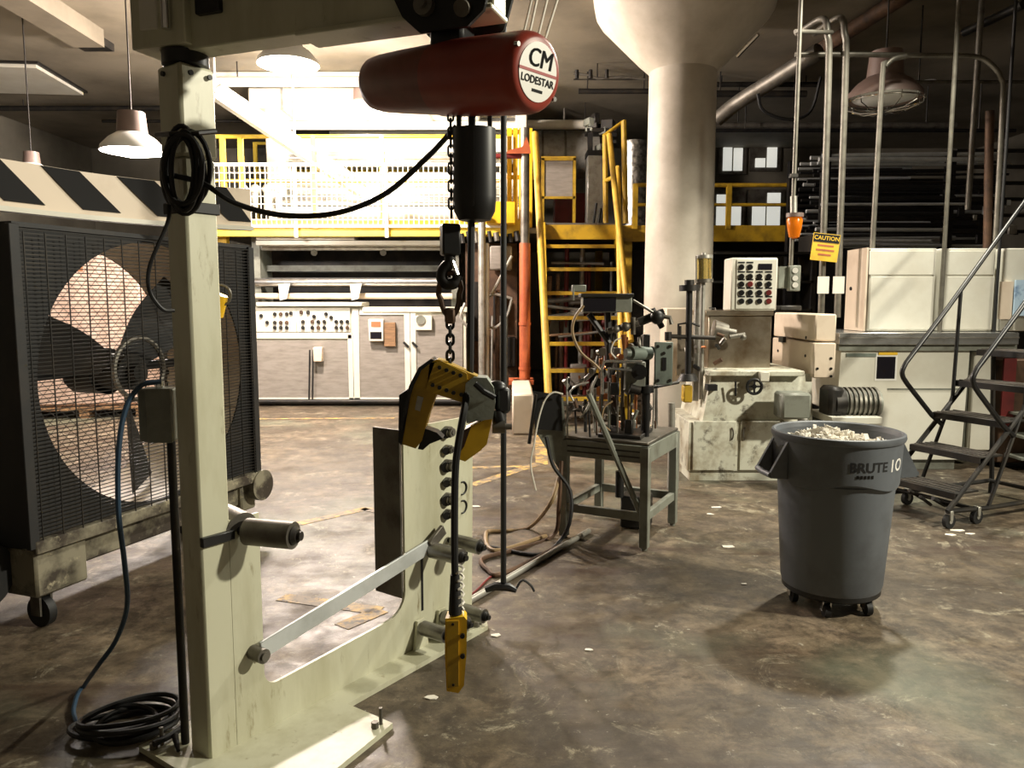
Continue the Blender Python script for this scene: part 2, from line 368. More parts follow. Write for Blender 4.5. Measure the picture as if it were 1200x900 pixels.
part(J, 'brace_knob', MB().cyl((.125, -.056, .33), (.125, -.12, .33), .026, n=16).cyl((.125, -.12, .33), (.125, -.13, .33), .016, n=12), 'dull_steel')
k0 = None
for i, z in enumerate((.965, .885, .81, .735, .655, .585)):
    r = (.026, .02, .028, .02, .028, .021)[i]
    gk = part(J, 'guide_knob', MB().cyl((1.185, -.056, z), (1.185, -.085, z), r, n=18).cyl((1.185, -.085, z), (1.185, -.10, z), r*.75, n=18).cyl((1.185, -.10, z), (1.185, -.105, z), r*.4, n=12), 'dull_steel')
    part(gk, 'knob_stem', MB().cyl((1.185, -.05, z), (1.16, -.08, z-.004), r*.9, n=14), 'black_paint')
for z in (.68, .59, .36):
    part(J, 'cable_loop', MB().tube(arc((1.30, -.06, z), .03, -1.8, 1.8, 10, (1, 0, 0), (0, 0, 1)), .004, 6), 'black_rubber')
# boom: slopes toward the hoist, in world space
bd = Vector((.94, -.345, 0)).normalized(); ba = math.atan2(bd.y, bd.x); bn = Vector((-bd.y, bd.x, 0))
pc = Vector((JO.x, JO.y, 0))
def boom(l0, l1, z0, z1, wd, off=0): return MB().box(pc+bd*((l0+l1)/2)+bn*off+Vector((0, 0, (z0+z1)/2)), (l1-l0, wd, z1-z0), ba, .004)
part(J, 'boom', boom(-.06, 1.06, 2.32, 2.62, .09), 'cream_paint', world=True)
part(J, 'swivel_box', boom(-.14, .07, 2.33, 2.72, .15), 'cream_paint', world=True)
part(J, 'swivel_panel', boom(-.10, -.03, 2.38, 2.56, .162), 'clean_white', world=True)
part(J, 'swivel_rod', MB().cyl(pc+bd*.015+bn*-.09+Vector((0, 0, 2.37)), pc+bd*.015+bn*-.09+Vector((0, 0, 2.75)), .014), 'chrome', world=True)
part(J, 'stop_block', boom(.10, .19, 2.41, 2.49, .13), 'black_paint', world=True)
part(J, 'boom_flange', boom(.45, 1.06, 2.31, 2.325, .12), 'cream_paint', world=True)
# ---------------------------------------------------------------- chain hoist
L0, L1 = at(440, 99, 2.44), at(628, 85, 2.0); ax = (L1-L0).normalized()
Q = ax.to_track_quat('Z', 'Y').to_matrix(); ln = (L1-L0).length
HM = (L0+L1)/2
T = thing('chain_hoist', 'red electric chain hoist with round white maker label hanging from the boom', 'hoist', (HM.x, HM.y, HM.z))
wpart(T, 'motor_housing', MB().lathe([(.05, 0), (.066, .004), (.078, .02), (.083, .06), (.088, .14), (.096, ln*.5)], L0, 40, Q, cap0=True), 'hazed_red', label='red motor end with haze put into its colour')
wpart(T, 'gear_housing', MB().lathe([(.099, ln*.48), (.1, ln*.52), (.1, ln-.03), (.097, ln-.014), (.09, ln), (.080, ln+.006)], L0, 40, Q, cap0=True, cap1=True), 'hoist_red')
wpart(T, 'rating_plate', MB().box(L0+ax*.11-Vector((.0, .083, -.02)), (.075, .012, .055), math.atan2(ax.y, ax.x), .001), 'galvanised')
# label frame on the end cap
up = Vector((0, 0, 1)); ex = Vector((-ax.y, ax.x, 0)).normalized(); ex = ex if ex.x > 0 else -ex; ey = ax.cross(ex); ey = ey if ey.z > 0 else -ey
lc = L0+ax*(ln+.006)
def onlab(v, off): return lc+ex*v.x+ey*v.y+ax*(off+v.z)
d = MB().lathe([(.071, 0), (.071, .002)], n=36, cap0=True, cap1=True)
el = wpart(T, 'end_label', xf(d, lambda v: onlab(v, .0)), 'label_white')
wpart(el, 'label_stripe', xf(MB().bx(-.071, .071, -.0035, .0035, 0, .001), lambda v: onlab(v, .002)), 'label_red')
cm_ = MB()
for k in (-.0014, 0, .0014): t_ = text_mb('CM', .062, 0.0, .12); cm_.add([v+Vector((k, 0, 0)) for v in t_.v], t_.f)
wpart(el, 'label_text', xf(cm_, lambda v: onlab(v+Vector((.003, .03, 0)), .0032)), 'ink', smooth=False)
wpart(el, 'label_text', xf(text_mb('LODESTAR', .0255, .0005), lambda v: onlab(v+Vector((0, -.021, 0)), .0032)), 'ink', smooth=False)
wpart(el, 'label_line', xf(MB().bx(-.018, .022, -.048, -.041, 0, .001), lambda v: onlab(v, .002)), 'ink', smooth=False)
for s in (-1, 1): wpart(T, 'cap_screw', MB().cyl(lc+ex*.078*s-ey*.05*s-ax*.012, lc+ex*.078*s-ey*.05*s+ax*.0, .006), 'bright_steel')
# trolley on the boom flange
tc = pc+bd*.92; 
def tro(l, o, z): return tc+bd*l+bn*o+Vector((0, 0, z))
for s in (-1, 1):
    pr = [(-.15, 2.62), (.15, 2.62), (.15, 2.38), (.125, 2.30), (.08, 2.265), (-.06, 2.265), (-.11, 2.31), (-.15, 2.39)]
    tp = wpart(T, 'trolley_plate', MB().prism(pr, lambda l, z, s=s: tro(l, s*.075-.006, z), lambda l, z, s=s: tro(l, s*.075+.006, z)), 'black_paint', smooth=False)
    wpart(tp, 'trolley_wheel', MB().cyl(tro(-.04, s*.08, 2.33), tro(-.04, s*.10, 2.33), .028, n=16).cyl(tro(-.04, s*.10, 2.33), tro(-.04, s*.112, 2.33), .012, n=10), 'dull_steel')
    wpart(tp, 'trolley_wheel', MB().cyl(tro(.07, s*.08, 2.315), tro(.07, s*.098, 2.305), .022, n=16), 'dull_steel')
wpart(T, 'suspension_lug', MB().box(tro(0, 0, 2.27), (.10, .09, .07), ba, .01), 'black_paint')
# under the body: cable gland, bracket, chain container
cb = at(553, 150, 2.2)
wpart(T, 'bracket', MB().box(at(556, 122, 2.2), (.09, .04, .05), 0, .006).box(at(574, 143, 2.2), (.012, .04, .10)).box(at(538, 143, 2.2), (.012, .04, .09)), 'dark_metal')
c = at(556, 205, 2.2)
prof = [(.02, -.13), (.045, -.125), (.058, -.10), (.061, -.06), (.060, .125)]
o = wpart(T, 'chain_container', MB().lathe(prof, c, 28, Matrix.Diagonal(Vector((1, .8, 1))), cap0=True), 'black_plastic')
wpart(T, 'container_seam', MB().box(c+Vector((-.002, -.049, .01)), (.006, .004, .2)), 'dark_metal')
# chains
def link_mesh(a, b, r):        # a half straight length, b half width
    pts = [Vector((b*math.cos(t), 0, a+b*math.sin(t))) for t in [math.pi*i/6 for i in range(7)]]
    pts += [Vector((-b*math.cos(t), 0, -a-b*math.sin(t))) for t in [math.pi*i/6 for i in range(7)]]
    return MB().tube(pts, r, 6, True)
src = None; cx = at(528, 130, 2.2); zt, zb = cx.z, at(528, 262, 2.2).z; pitch = .024; n = int((zt-zb)/pitch)
for i in range(n):
    pos = Vector((cx.x, 2.2, zt-pitch*(i+.5)))-Vector(HM)
    if src is None:
        src = part(T, 'chain_link', link_mesh(.0085, .0075, .0032), 'dark_metal'); src.location = pos
    else: share(T, 'chain_link', src, pos, (0, 0, math.pi/2*(i % 2)))
wpart(T, 'hook_block', MB().box(at(527.5, 281, 2.2), (.052, .045, .088), .3, .005), 'black_paint')
hk = MB().tube(smooth_path([at(527, 298, 2.2), at(527, 308, 2.2), at(520, 316, 2.2), at(518, 326, 2.2), at(524, 333, 2.2), at(533, 331, 2.2), at(537, 322, 2.2)], 5), [.016]*6+[.017]*20+[.015]*5, 10)
wpart(T, 'hook', hk, 'dark_metal', label='worn bare steel hook')
wpart(T, 'hook_latch', MB().tube([at(530, 306, 2.19), at(536, 322, 2.19)], .006, 6), 'bright_steel')
# coupling link + heavy chain
c = at(527.5, 345, 2.2)
C = thing('sling_chain', 'short heavy dark chain with oval master link on the hoist hook', 'chain', (c.x, c.y, at(527, 425, 2.2).z))
o = wpart(C, 'master_link', MB().tube([c+Vector((.033*math.cos(t)*(1 if math.sin(t) > 0 else .8), 0, .062*math.sin(t))) for t in [2*math.pi*i/22 for i in range(22)]], .0085, 8, True), 'rust_steel')
wpart(C, 'coupling', MB().box(at(527.5, 370, 2.2), (.03, .026, .045), 0, .006), 'rust_steel')
src = None
for i, v in enumerate((379, 388.5, 398, 407.5, 417, 426)):
    p = at(527.5, v, 2.2)
    if src is None: src = wpart(C, 'chain_link', xf(link_mesh(.006, .0095, .0044), lambda q: q+p), 'black_paint'); base = p
    else:
        r = Matrix.Rotation(math.pi/2*(i % 2), 3, 'Z')
        wpart(C, 'chain_link', xf(link_mesh(.006, .0095, .0044), lambda q: r@q+p), 'black_paint')
# ---------------------------------------------------------------- yellow lifting clamp
YC = 2.2
def cp(u, v, dy=0): q = at(u, v, YC); return Vector((q.x, YC+dy, q.z))
def slab(ps, d0, d1): return MB().prism(ps, lambda u, v: cp(u, v, d0), lambda u, v: cp(u, v, d1))
C = thing('lifting_clamp', 'yellow bolted C-shaped lifting clamp with black jaws hanging from the chain', 'clamp', cp(520, 540))
arm = [(470, 517), (482, 466), (490, 440), (500, 427), (513, 420), (526, 423), (512, 436), (508, 452), (512, 462), (504, 484), (496, 514), (489, 523)]
wpart(C, 'arm', slab(arm, -.035, .035), 'dirty_yellow', smooth=False)
wpart(C, 'arm_rib', slab([(474, 500), (486, 452), (496, 432), (511, 421), (507, 419), (493, 429), (482, 450), (470, 502)], -.05, .05), 'black_paint', smooth=False)
bpl = wpart(C, 'bolt_plate', slab([(511, 424), (520, 422), (548, 436), (552, 470), (545, 470), (513, 460), (501, 455), (506, 438)], -.046, -.036), 'dirty_yellow', smooth=False)
wpart(C, 'bridge', slab([(505, 424), (520, 422), (560, 440), (562, 470), (545, 469), (513, 458), (502, 452)], -.035, .035), 'dirty_yellow', smooth=False)
for (u, v) in ((517, 429), (525, 432), (533, 435), (541, 438), (509, 449), (517, 452), (525, 455), (533, 458), (542, 460)):
    wpart(bpl, 'bolt', MB().cyl(cp(u, v, -.046), cp(u, v, -.054), .0062, n=6), 'black_paint')
wpart(C, 'arm_label', slab([(491, 462), (498, 464), (494, 480), (488, 478)], -.037, -.035), 'galvanised', smooth=False)
wpart(C, 'back_pad', slab([(470, 461), (479, 455), (483, 462), (473, 519), (469, 515)], -.04, .04), 'black_rubber', smooth=False)
wpart(C, 'jaw', slab([(491, 524), (499, 500), (513, 505), (520, 512), (505, 518), (497, 525)], -.03, .03), 'black_paint', smooth=False)
wpart(C, 'lower_jaw', slab([(546, 500), (578, 486), (571, 518), (563, 526), (546, 538), (537, 535)], -.035, .02), 'safety_yellow', smooth=False)
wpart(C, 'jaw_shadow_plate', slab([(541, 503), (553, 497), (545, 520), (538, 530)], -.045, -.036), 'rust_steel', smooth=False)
rag = [(547, 447), (556, 440), (571, 441), (579, 452), (581, 470), (578, 488), (562, 490), (548, 493), (545, 470)]
wpart(C, 'cloth_wrap', slab(rag, -.05, .03), 'rag', label='grey cloth wrapped around the clamp end')
wpart(C, 'handle', MB().tube([cp(558, 447, -.06), cp(568, 456, -.065), cp(580, 463, -.06)], .009, 8), 'black_plastic')
wpart(C, 'knob', MB().ball(cp(582, 455, -.01), .03, 10, (1, .8, .8)).box(cp(589, 468, -.01), (.04, .05, .075), .2, .012).cyl(cp(583, 480, -.02), cp(586, 492, -.02), .018), 'black_plastic')
wpart(C, 'fitting', MB().cyl(cp(577, 499, 0), cp(592, 499, 0), .022, n=14).cyl(cp(592, 500, 0), cp(600, 500, 0), .009), 'dull_steel')
# ---------------------------------------------------------------- pendant control with its cable
T = thing('pendant_control', 'yellow push-button pendant control hanging on a black cable', 'hoist control', cp(536, 795))
pt = smooth_path([cp(553, 118), cp(553, 200), cp(552, 300), cp(551, 420), cp(550, 440), cp(546, 475, -.07), cp(540, 510, -.08), cp(536, 545, -.08), cp(535, 620, -.08), cp(536, 690, -.08)], 6)
wpart(T, 'cable', MB().tube(pt, .0105, 8), 'black_rubber')
wpart(T, 'strain_relief', MB().cyl(cp(535.5, 662, -.08), cp(536, 706, -.08), .013, .02, n=12), 'black_rubber')
g = cp(536.5, 748, -.08)
body = [(-.028, .105), (.026, .11), (.034, .1), (.032, .0), (.024, -.095), (.008, -.118), (-.026, -.112), (-.03, .0)]
pbd = wpart(T, 'body', MB().prism(body, lambda x, z: g+Vector((x, -.022, z)), lambda x, z: g+Vector((x*.9, .03, z))), 'safety_yellow', smooth=False)
wpart(T, 'face_plate', MB().prism([(-.024, .098), (.010, .1), (.009, -.095), (-.022, -.1)], lambda x, z: g+Vector((x, -.027, z)), lambda x, z: g+Vector((x, -.021, z))), 'dirty_yellow', smooth=False)
for i in range(2): wpart(pbd, 'button', MB().cyl(g+Vector((.021, -.021, .055-i*.06)), g+Vector((.021, -.03, .055-i*.06)), .007, n=12), 'black_plastic')
for s in (-1, 1): wpart(pbd, 'screw', MB().cyl(g+Vector((-.006, -.027, .09*s)), g+Vector((-.006, -.03, .09*s)), .004, n=8), 'dark_metal')
wpart(T, 'coiled_lead', MB().tube([g+Vector((.012+.012*math.cos(i*.9), .012*math.sin(i*.9), .12+i*.0035)) for i in range(40)], .004, 5), 'mesh_white')
# ---------------------------------------------------------------- cables on the crane
mb = MB().tube(smooth_path([at(200, 205, 2.36), at(238, 215, 2.35), at(275, 238, 2.35), at(330, 252, 2.33), at(392, 250, 2.3), at(450, 228, 2.27), at(500, 185, 2.24), at(535, 148, 2.21)], 8), .0085, 8)
solo('power_cable', 'black power cable sagging between the crane post and the hoist', 'cable', mb, 'black_rubber')
T = thing('cable_coil', 'coil of black cable hung on the crane post', 'cable coil', at(215, 255, 2.36))
for i in range(8):
    cu, cv, ru, rv = 216+random.uniform(-5, 5), 202+random.uniform(-5, 4), random.uniform(15, 27), random.uniform(40, 53)
    wpart(T, 'cable_turn', MB().tube([at(cu+ru*math.cos(t), cv+rv*math.sin(t), 2.33+.008*i) for t in [2*math.pi*k/26 for k in range(26)]], .008, 7, True), 'black_rubber')
wpart(T, 'cable_tail', MB().tube(smooth_path([at(198, 240, 2.34), at(196, 262, 2.33), at(176, 310, 2.33), at(175, 340, 2.34), at(190, 362, 2.37), at(204, 364, 2.40)], 6), .006, 7), 'black_rubber')
wpart(T, 'hanger_peg', MB().tube([at(184, 158, 2.40), at(200, 157, 2.33), at(232, 156, 2.35), at(252, 154, 2.42)], .008, 7), 'black_paint')
# junction box on the post with conduit down to the floor
T = thing('junction_box', 'grey electrical box with conduit mounted beside the crane post', 'electrical box', at(185, 520, 2.5))
a, b = at(163, 518, 2.50), at(203, 456, 2.5)
wpart(T, 'box', MB().bx(a.x, b.x-.008, 2.50, 2.58, a.z, b.z, .006), 'machine_grey')
wpart(T, 'cover', MB().bx(a.x+.03, b.x-.008, 2.492, 2.50, a.z-.002, b.z+.002, .002), 'machine_grey')
cu = at(199, 520, 2.52); wpart(T, 'conduit', MB().cyl((cu.x, 2.53, a.z), (cu.x, 2.53, .002), .014), 'dark_metal')
wpart(T, 'gland', MB().cyl(at(187, 456, 2.53), at(187, 446, 2.53), .015), 'chrome')
hp_ = smooth_path([at(188, 447, 2.52), at(165, 452, 2.48), at(147, 480, 2.45), at(139, 530, 2.44), at(139, 600, 2.46), at(146, 660, 2.5), at(149, 710, 2.55), at(136, 750, 2.62), at(115, 780, 2.68), fl(98, 805, .012), fl(86, 832, .012), fl(95, 858, .012)], 8)
for q in hp_: q.z = max(q.z, .0095)
mb = MB().tube(hp_, .0085, 8)
solo('air_hose', 'dark blue hose arching from the electrical box down to the floor', 'hose', mb, 'blue_hose')
T = thing('hose_coil', 'pile of black hose coiled on the floor beside the crane base', 'hose coil', fl(140, 860))
for i in range(7):
    c0 = fl(138+random.uniform(-18, 30), 858+random.uniform(-8, 8)); rx, ry = random.uniform(.11, .2), random.uniform(.07, .12); a0 = random.uniform(.1, .6)
    pts = [c0+Vector((rx*math.cos(t)*math.cos(a0)-ry*math.sin(t)*math.sin(a0), rx*math.cos(t)*math.sin(a0)+ry*math.sin(t)*math.cos(a0), .011+.012*i+.006*math.sin(2*t+i))) for t in [2*math.pi*k/28 for k in range(28)]]
    wpart(T, 'hose_turn', MB().tube(pts, .0095, 7, True), 'black_rubber')
wpart(T, 'hose_end', MB().tube([fl(180, 872, .05), fl(200, 862, .05), fl(218, 850, .05)], .011, 8), 'black_rubber')
wpart(T, 'nozzle', MB().cyl(fl(205, 862, .05), fl(209, 880, .03), .012, .006), 'black_plastic')
# yellow fitting behind the post
p = at(262, 358, 2.62)
T = thing('hose_coupling', 'small yellow coupling with a wire loop behind the crane post', 'coupling', p)
wpart(T, 'body', MB().cyl(p+Vector((-.03, 0, -.03)), p+Vector((.0, -.01, .035)), .028, .02, n=14), 'safety_yellow')
wpart(T, 'wire_loop', MB().tube(arc(p+Vector((-.005, -.01, .035)), .035, -1.2, 2.6, 12, (1, 0, 0), (0, 0, 1)), .004, 6), 'dull_steel')
# long hanging black line with its foot
T = thing('hanging_air_line', 'thin straight black air line hanging down to a short black fitting', 'air line', at(590, 690, 3.6))
e0 = at(591, 0, 3.6); wpart(T, 'line', MB().cyl((e0.x, 3.6, 5.0), at(590, 682, 3.6), .0145, n=10), 'black_rubber')
wpart(T, 'fitting', MB().tube([at(569, 691, 3.6), at(580, 687, 3.6), at(596, 688, 3.6), at(605, 692, 3.6)], [.016, .022, .022, .013], 8), 'black_plastic')
wpart(T, 'tail_hose', MB().tube(smooth_path([at(604, 691, 3.6), at(612, 680, 3.62), at(622, 686, 3.62), at(626, 693, 3.62)], 5), .006, 6), 'black_rubber')
# white hanging straps above the hoist
T = thing('cable_drop', 'pair of pale cords running up behind the red hoist', 'cord', at(640, 45, 2.6))
for (u0, v0, u1, v1) in ((613, 42, 623, 0), (620, 42, 629, 0), (630, 45, 641, 0), (638, 48, 653, 0)):
    a, b = at(u0, v0, 2.6), at(u1, v1, 2.6); b = a+(b-a)*6
    wpart(T, 'cord', MB().cyl(a+(a-b)*.25, b, .0048, n=6), 'mesh_white')
# ---------------------------------------------------------------- drum fan
FA = math.radians(70); FO = Vector((-2.20, 3.43, 0))
F = thing('drum_fan', 'large dark square drum fan on a worn cart with a striped band on top', 'fan', FO, FA)
W, D, Z0, Z1, CX, CZ, R = 1.58, .62, .42, 1.895, .79, 1.165, .70
def ring(r0, r1, y0, y1, n=40):
    mb = MB(); 
    for k in range(n):
        a, b = 2*math.pi*k/n, 2*math.pi*(k+1)/n
        q = [(CX+r*math.cos(t), y, CZ+r*math.sin(t)) for (r, t, y) in ((r0,a,y0),(r0,b,y0),(r1,b,y0),(r1,a,y0),(r0,a,y1),(r0,b,y1),(r1,b,y1),(r1,a,y1))]
        mb.add(q, [(3,2,1,0),(4,5,6,7),(0,1,5,4),(2,3,7,6)])
    return mb
def square_panel(y):
    mb = MB(); n = 64
    def sq(t):
        c, s = math.cos(t), math.sin(t); k = 1/max(abs(c)/(W/2), abs(s)/((Z1-Z0)/2)); return (W/2+c*k*.999, y, (Z0+Z1)/2+s*k*.999)
    for k in range(n):
        a, b = 2*math.pi*(k+.5)/n, 2*math.pi*(k+1.5)/n
        pts = [(CX+R*math.cos(a), y, CZ+R*math.sin(a)), (CX+R*math.cos(b), y, CZ+R*math.sin(b)), sq(b), sq(a)]
        mb.add(pts+[(x, y+.012, z) for x, _, z in pts], [(0,1,2,3),(7,6,5,4),(0,4,5,1),(2,6,7,3)])
    return mb
part(F, 'front_panel', square_panel(.02), 'fan_grey', smooth=False)
part(F, 'rear_panel', square_panel(D-.02), 'fan_grey', smooth=False)
for nm, q in (('side_panel', (-.01, .012, 0, D, Z0, Z1)), ('side_panel', (W-.012, W+.01, 0, D, Z0, Z1)), ('top_panel', (0, W, 0, D, Z1-.012, Z1+.01)), ('bottom_panel', (0, W, .08, D, Z0-.01, Z0+.012))):
    part(F, nm, MB().bx(*q), 'fan_grey', smooth=False)
part(F, 'barrel', ring(R, R+.012, .03, D-.01, 56), 'pink_cream', label='dusty pale inside of the fan barrel')
part(F, 'sill', MB().bx(.0, W, -.02, .06, Z0-.03, Z0+.035, .006), 'chipped_paint', label='chipped pale sill under the grille')
for s in (0, W): part(F, 'corner_strip', MB().bx(s-.025, s+.025, -.015, .012, Z0, Z1, .003), 'fan_grey')
hub = Vector((CX, .27, CZ))
part(F, 'hub', MB().cyl((CX, .18, CZ), (CX, .36, CZ), .10, n=24).cyl((CX, .12, CZ), (CX, .18, CZ), .05, n=20), 'dark_metal')
part(F, 'motor', MB().cyl((CX, .36, CZ), (CX, .56, CZ), .13, n=24), 'black_paint')
part(F, 'motor_strut', MB().bx(CX-.71, CX+.71, .45, .49, CZ-.025, CZ+.025), 'black_paint')
part(F, 'hub_ring', MB().tube([(CX+.17*math.cos(t), .13, CZ+.02+.17*math.sin(t)) for t in [2*math.pi*k/30 for k in range(30)]], .014, 7, True), 'dull_steel')
for k in range(3):
    a = math.radians(160+120*k); mb = MB(); er = Vector((math.cos(a), 0, math.sin(a))); et = Vector((-math.sin(a), 0, math.cos(a)))
    g = []
    for i in range(9):
        t = i/8; rr = .09+t*.58; wd = .07+.085*math.sin(min(1, t*1.5)*math.pi/2); tw = math.radians(48-22*t); o_ = et*math.cos(tw)+Vector((0, 1, 0))*math.sin(tw)
        for q in (-1, 1): g.append(hub+er*rr+o_*wd*q)
    n_ = Vector((0, .006, 0)); m_ = len(g)
    fs = [(2*i, 2*i+1, 2*i+3, 2*i+2) for i in range(8)]
    mb.add(g+[q+n_ for q in g], fs+[tuple(m_+j for j in f[::-1]) for f in fs]+[(2*i, 2*i+2, m_+2*i+2, m_+2*i) for i in range(8)]+[(2*i+1, m_+2*i+1, m_+2*i+3, 2*i+3) for i in range(8)]+[(16, 17, m_+17, m_+16)])
    part(F, 'blade', mb, 'fan_grey')
mb = MB()
for i in range(76):
    z = Z0+.05+i*(Z1-Z0-.07)/75; mb.box((W/2, -.012, z), (W-.04, .003, .0044))
for i in range(15):
    x = .04+i*(W-.08)/14; mb.box((x, -.016, (Z0+Z1)/2), (.005, .004, Z1-Z0-.06))
part(F, 'front_grille', mb, 'dark_metal', kind='stuff', smooth=False)
mb = MB()
for i in range(-20, 21):
    for s in (-1, 1):
        o_ = i*.045; hf = math.sqrt(max(0, R*R-o_*o_*.5)) if abs(o_*.7) < R else 0
        if hf < .05: continue
        c0 = Vector((CX+o_*.7071*s*1.0, D+.01, CZ+o_*.7071)); dd = Vector((.7071, 0, -.7071*s)); hf = math.sqrt(max(.01, R*R-o_*o_))if abs(o_) < R else 0
        if hf: mb.cyl(c0-dd*hf, c0+dd*hf, .0016, n=4)
part(F, 'rear_guard', mb, 'dark_metal', kind='stuff', smooth=False)
# cart
part(F, 'cart_beam', MB().bx(.05, W+.04, .08, .2, .24, .40, .01), 'chipped_paint')
part(F, 'cart_beam', MB().bx(.05, W+.04, D-.16, D-.04, .24, .40, .01), 'chipped_paint')
part(F, 'cart_end', MB().bx(.02, .3, .02, D+.1, .17, .41, .012), 'chipped_paint')
part(F, 'cart_end', MB().bx(W-.1, W+.04, .05, D, .20, .41, .012), 'chipped_paint')
part(F, 'cart_drum', MB().cyl((-.12, .18, .30), (-.12, D+.45, .30), .16, n=28), 'fan_grey')
part(F, 'cart_drum', MB().cyl((W+.02, -.03, .36), (W+.02, .2, .36), .10, n=24), 'chipped_paint')
for (x, y) in ((.1, .10), (W-.06, .14), (.1, D), (W-.06, D-.05)):
    cs = part(F, 'caster', MB().cyl((x-.02, y, .075), (x+.02, y, .075), .075, n=22), 'black_rubber')
    part(cs, 'caster_fork', MB().bx(x-.035, x-.024, y-.03, y+.03, .06, .2).bx(x+.024, x+.035, y-.03, y+.03, .06, .2).bx(x-.035, x+.035, y-.04, y+.04, .19, .21), 'dull_steel')
# hazard striped band, curving over the fan (world coordinates)
bp = smooth_path([(-2.57, 3.0, 0), (-2.32, 3.5, 0), (-2.12, 3.9, 0), (-1.85, 4.22, 0), (-1.50, 4.48, 0)], 12)
cl = [0]
for i in range(1, len(bp)): cl.append(cl[-1]+(bp[i]-bp[i-1]).length)
def onb(s, z, off):
    s = max(0, min(cl[-1]-1e-5, s)); i = max(k for k in range(len(cl)-1) if cl[k] <= s); t = (s-cl[i])/(cl[i+1]-cl[i])
    p_ = bp[i].lerp(bp[i+1], t); d_ = (bp[i+1]-bp[i]).normalized(); return p_+Vector((d_.y, -d_.x, 0))*off+Vector((0, 0, z))
def sheet(s0, s1, z0, z1, o0, o1, sh=0, n=24):
    mb = MB(); vs = []
    for i in range(n+1):
        for (z, o_) in ((z0, o0), (z1, o0), (z1, o1), (z0, o1)):
            vs.append(onb(s0+(s1-s0)*i/n+(sh if z == z0 else 0), z, o_))
    fs = [(0, 1, 2, 3), (4*n+3, 4*n+2, 4*n+1, 4*n)]
    for i in range(n):
        for k in range(4): fs.append((4*i+k, 4*i+4+k, 4*i+4+(k+1) % 4, 4*i+(k+1) % 4))
    return mb.add(vs, fs)
bb = wpart(F, 'striped_band', sheet(0, cl[-1], 1.975, 2.19, 0, .012), 'pink_cream')
FR[bb.name] = FR[F.name]
for s in (-.02, .40, .78, 1.16, 1.54):
    wpart(bb, 'stripe', sheet(s, s+.19, 2.005, 2.188, .0135, .018, .2, 24), 'ink', ang=60)
wpart(bb, 'lip', sheet(0, cl[-1], 1.955, 1.978, -.01, .05), 'clean_white')
# wrapped load behind the fan
p = Vector((-5.75, 10.2, 0))
T = thing('pallet_load', 'pale plastic wrapped load on a pallet behind the big fan', 'pallet load', p, math.radians(12))
part(T, 'load', MB().bx(-.75, .8, 0, 1.0, .16, 2.45, .04), 'plastic_wrap')
for i in range(3): part(T, 'pallet_board', MB().bx(-.75, .8, -.04+i*.45, .1+i*.45, .11, .15), 'wood', smooth=False)
for i in range(3): part(T, 'pallet_block', MB().bx(-.74+i*.7, -.62+i*.7, -.03, 1.0, 0, .11), 'wood', smooth=False)
part(T, 'load_label', MB().bx(-.3, .1, -.005, .004, 1.95, 2.2), 'brown_card', smooth=False)
# ---------------------------------------------------------------- grey waste bin
B0 = fl(972, 706); B0 = Vector((B0.x, B0.y, 0))
T = thing('wheeled_dolly', 'black round dolly with casters under the grey waste bin', 'dolly', B0)
part(T, 'tray', MB().lathe([(.18, .08), (.225, .08), (.238, .09), (.238, .12), (.232, .12), (.228, .105), (.18, .102)], n=36, cap0=True, cap1=True), 'black_plastic')
for k in range(5):
    a = math.radians(-120+72*k); x, y = .185*math.cos(a), .185*math.sin(a)
    c_ = part(T, 'caster', MB().cyl((x-.014, y-.02, .034), (x+.014, y-.02, .034), .034, n=18), 'black_rubber')
    part(c_, 'caster_fork', MB().bx(x-.022, x-.016, y-.03, y+.015, .03, .085).bx(x+.016, x+.022, y-.03, y+.015, .03, .085), 'chrome')
T = thing('waste_bin', 'tall grey plastic round waste bin with BRUTE lettering on its upper band', 'waste bin', B0+Vector((0, 0, .107)))
zr = .80
body = [(.222, .0), (.238, .006), (.246, .03), (.281, .56)]
part(T, 'body', MB().lathe(body+[(.275, .56), (.235, .03), (.2, .02)], n=56, cap0=True, cap1=True), 'bin_grey')
# upper band with a scalloped lower edge
n = 72; mb = MB(); vs = []
for k in range(n):
    a = 2*math.pi*k/n; dip = .018*math.cos(4*a+.6)
    for (r, z) in ((.282, .555+dip), (.296, .562+dip), (.306, zr-.03), (.292, zr-.03), (.275, .56)): vs.append((r*math.cos(a), r*math.sin(a), z))
fs = [(5*k+j, 5*((k+1) % n)+j, 5*((k+1) % n)+(j+1) % 5, 5*k+(j+1) % 5) for k in range(n) for j in range(5)]
ub_ = part(T, 'upper_band', mb.add(vs, fs), 'bin_grey')
part(T, 'rim', MB().lathe([(.292, zr-.035), (.312, zr-.035), (.318, zr-.022), (.315, zr-.004), (.306, zr), (.296, zr-.006), (.29, zr-.03)], n=56), 'bin_grey')
def wrapb(mb, ang, z0, r=.301):
    rr = lambda y: .296+(z0+y-.562)/.208*.010+.0008
    return xf(mb, lambda v: (rr(v.y)*math.sin(ang+v.x/r), -rr(v.y)*math.cos(ang+v.x/r), z0+v.y))
camang = math.atan2(B0.x, B0.y)
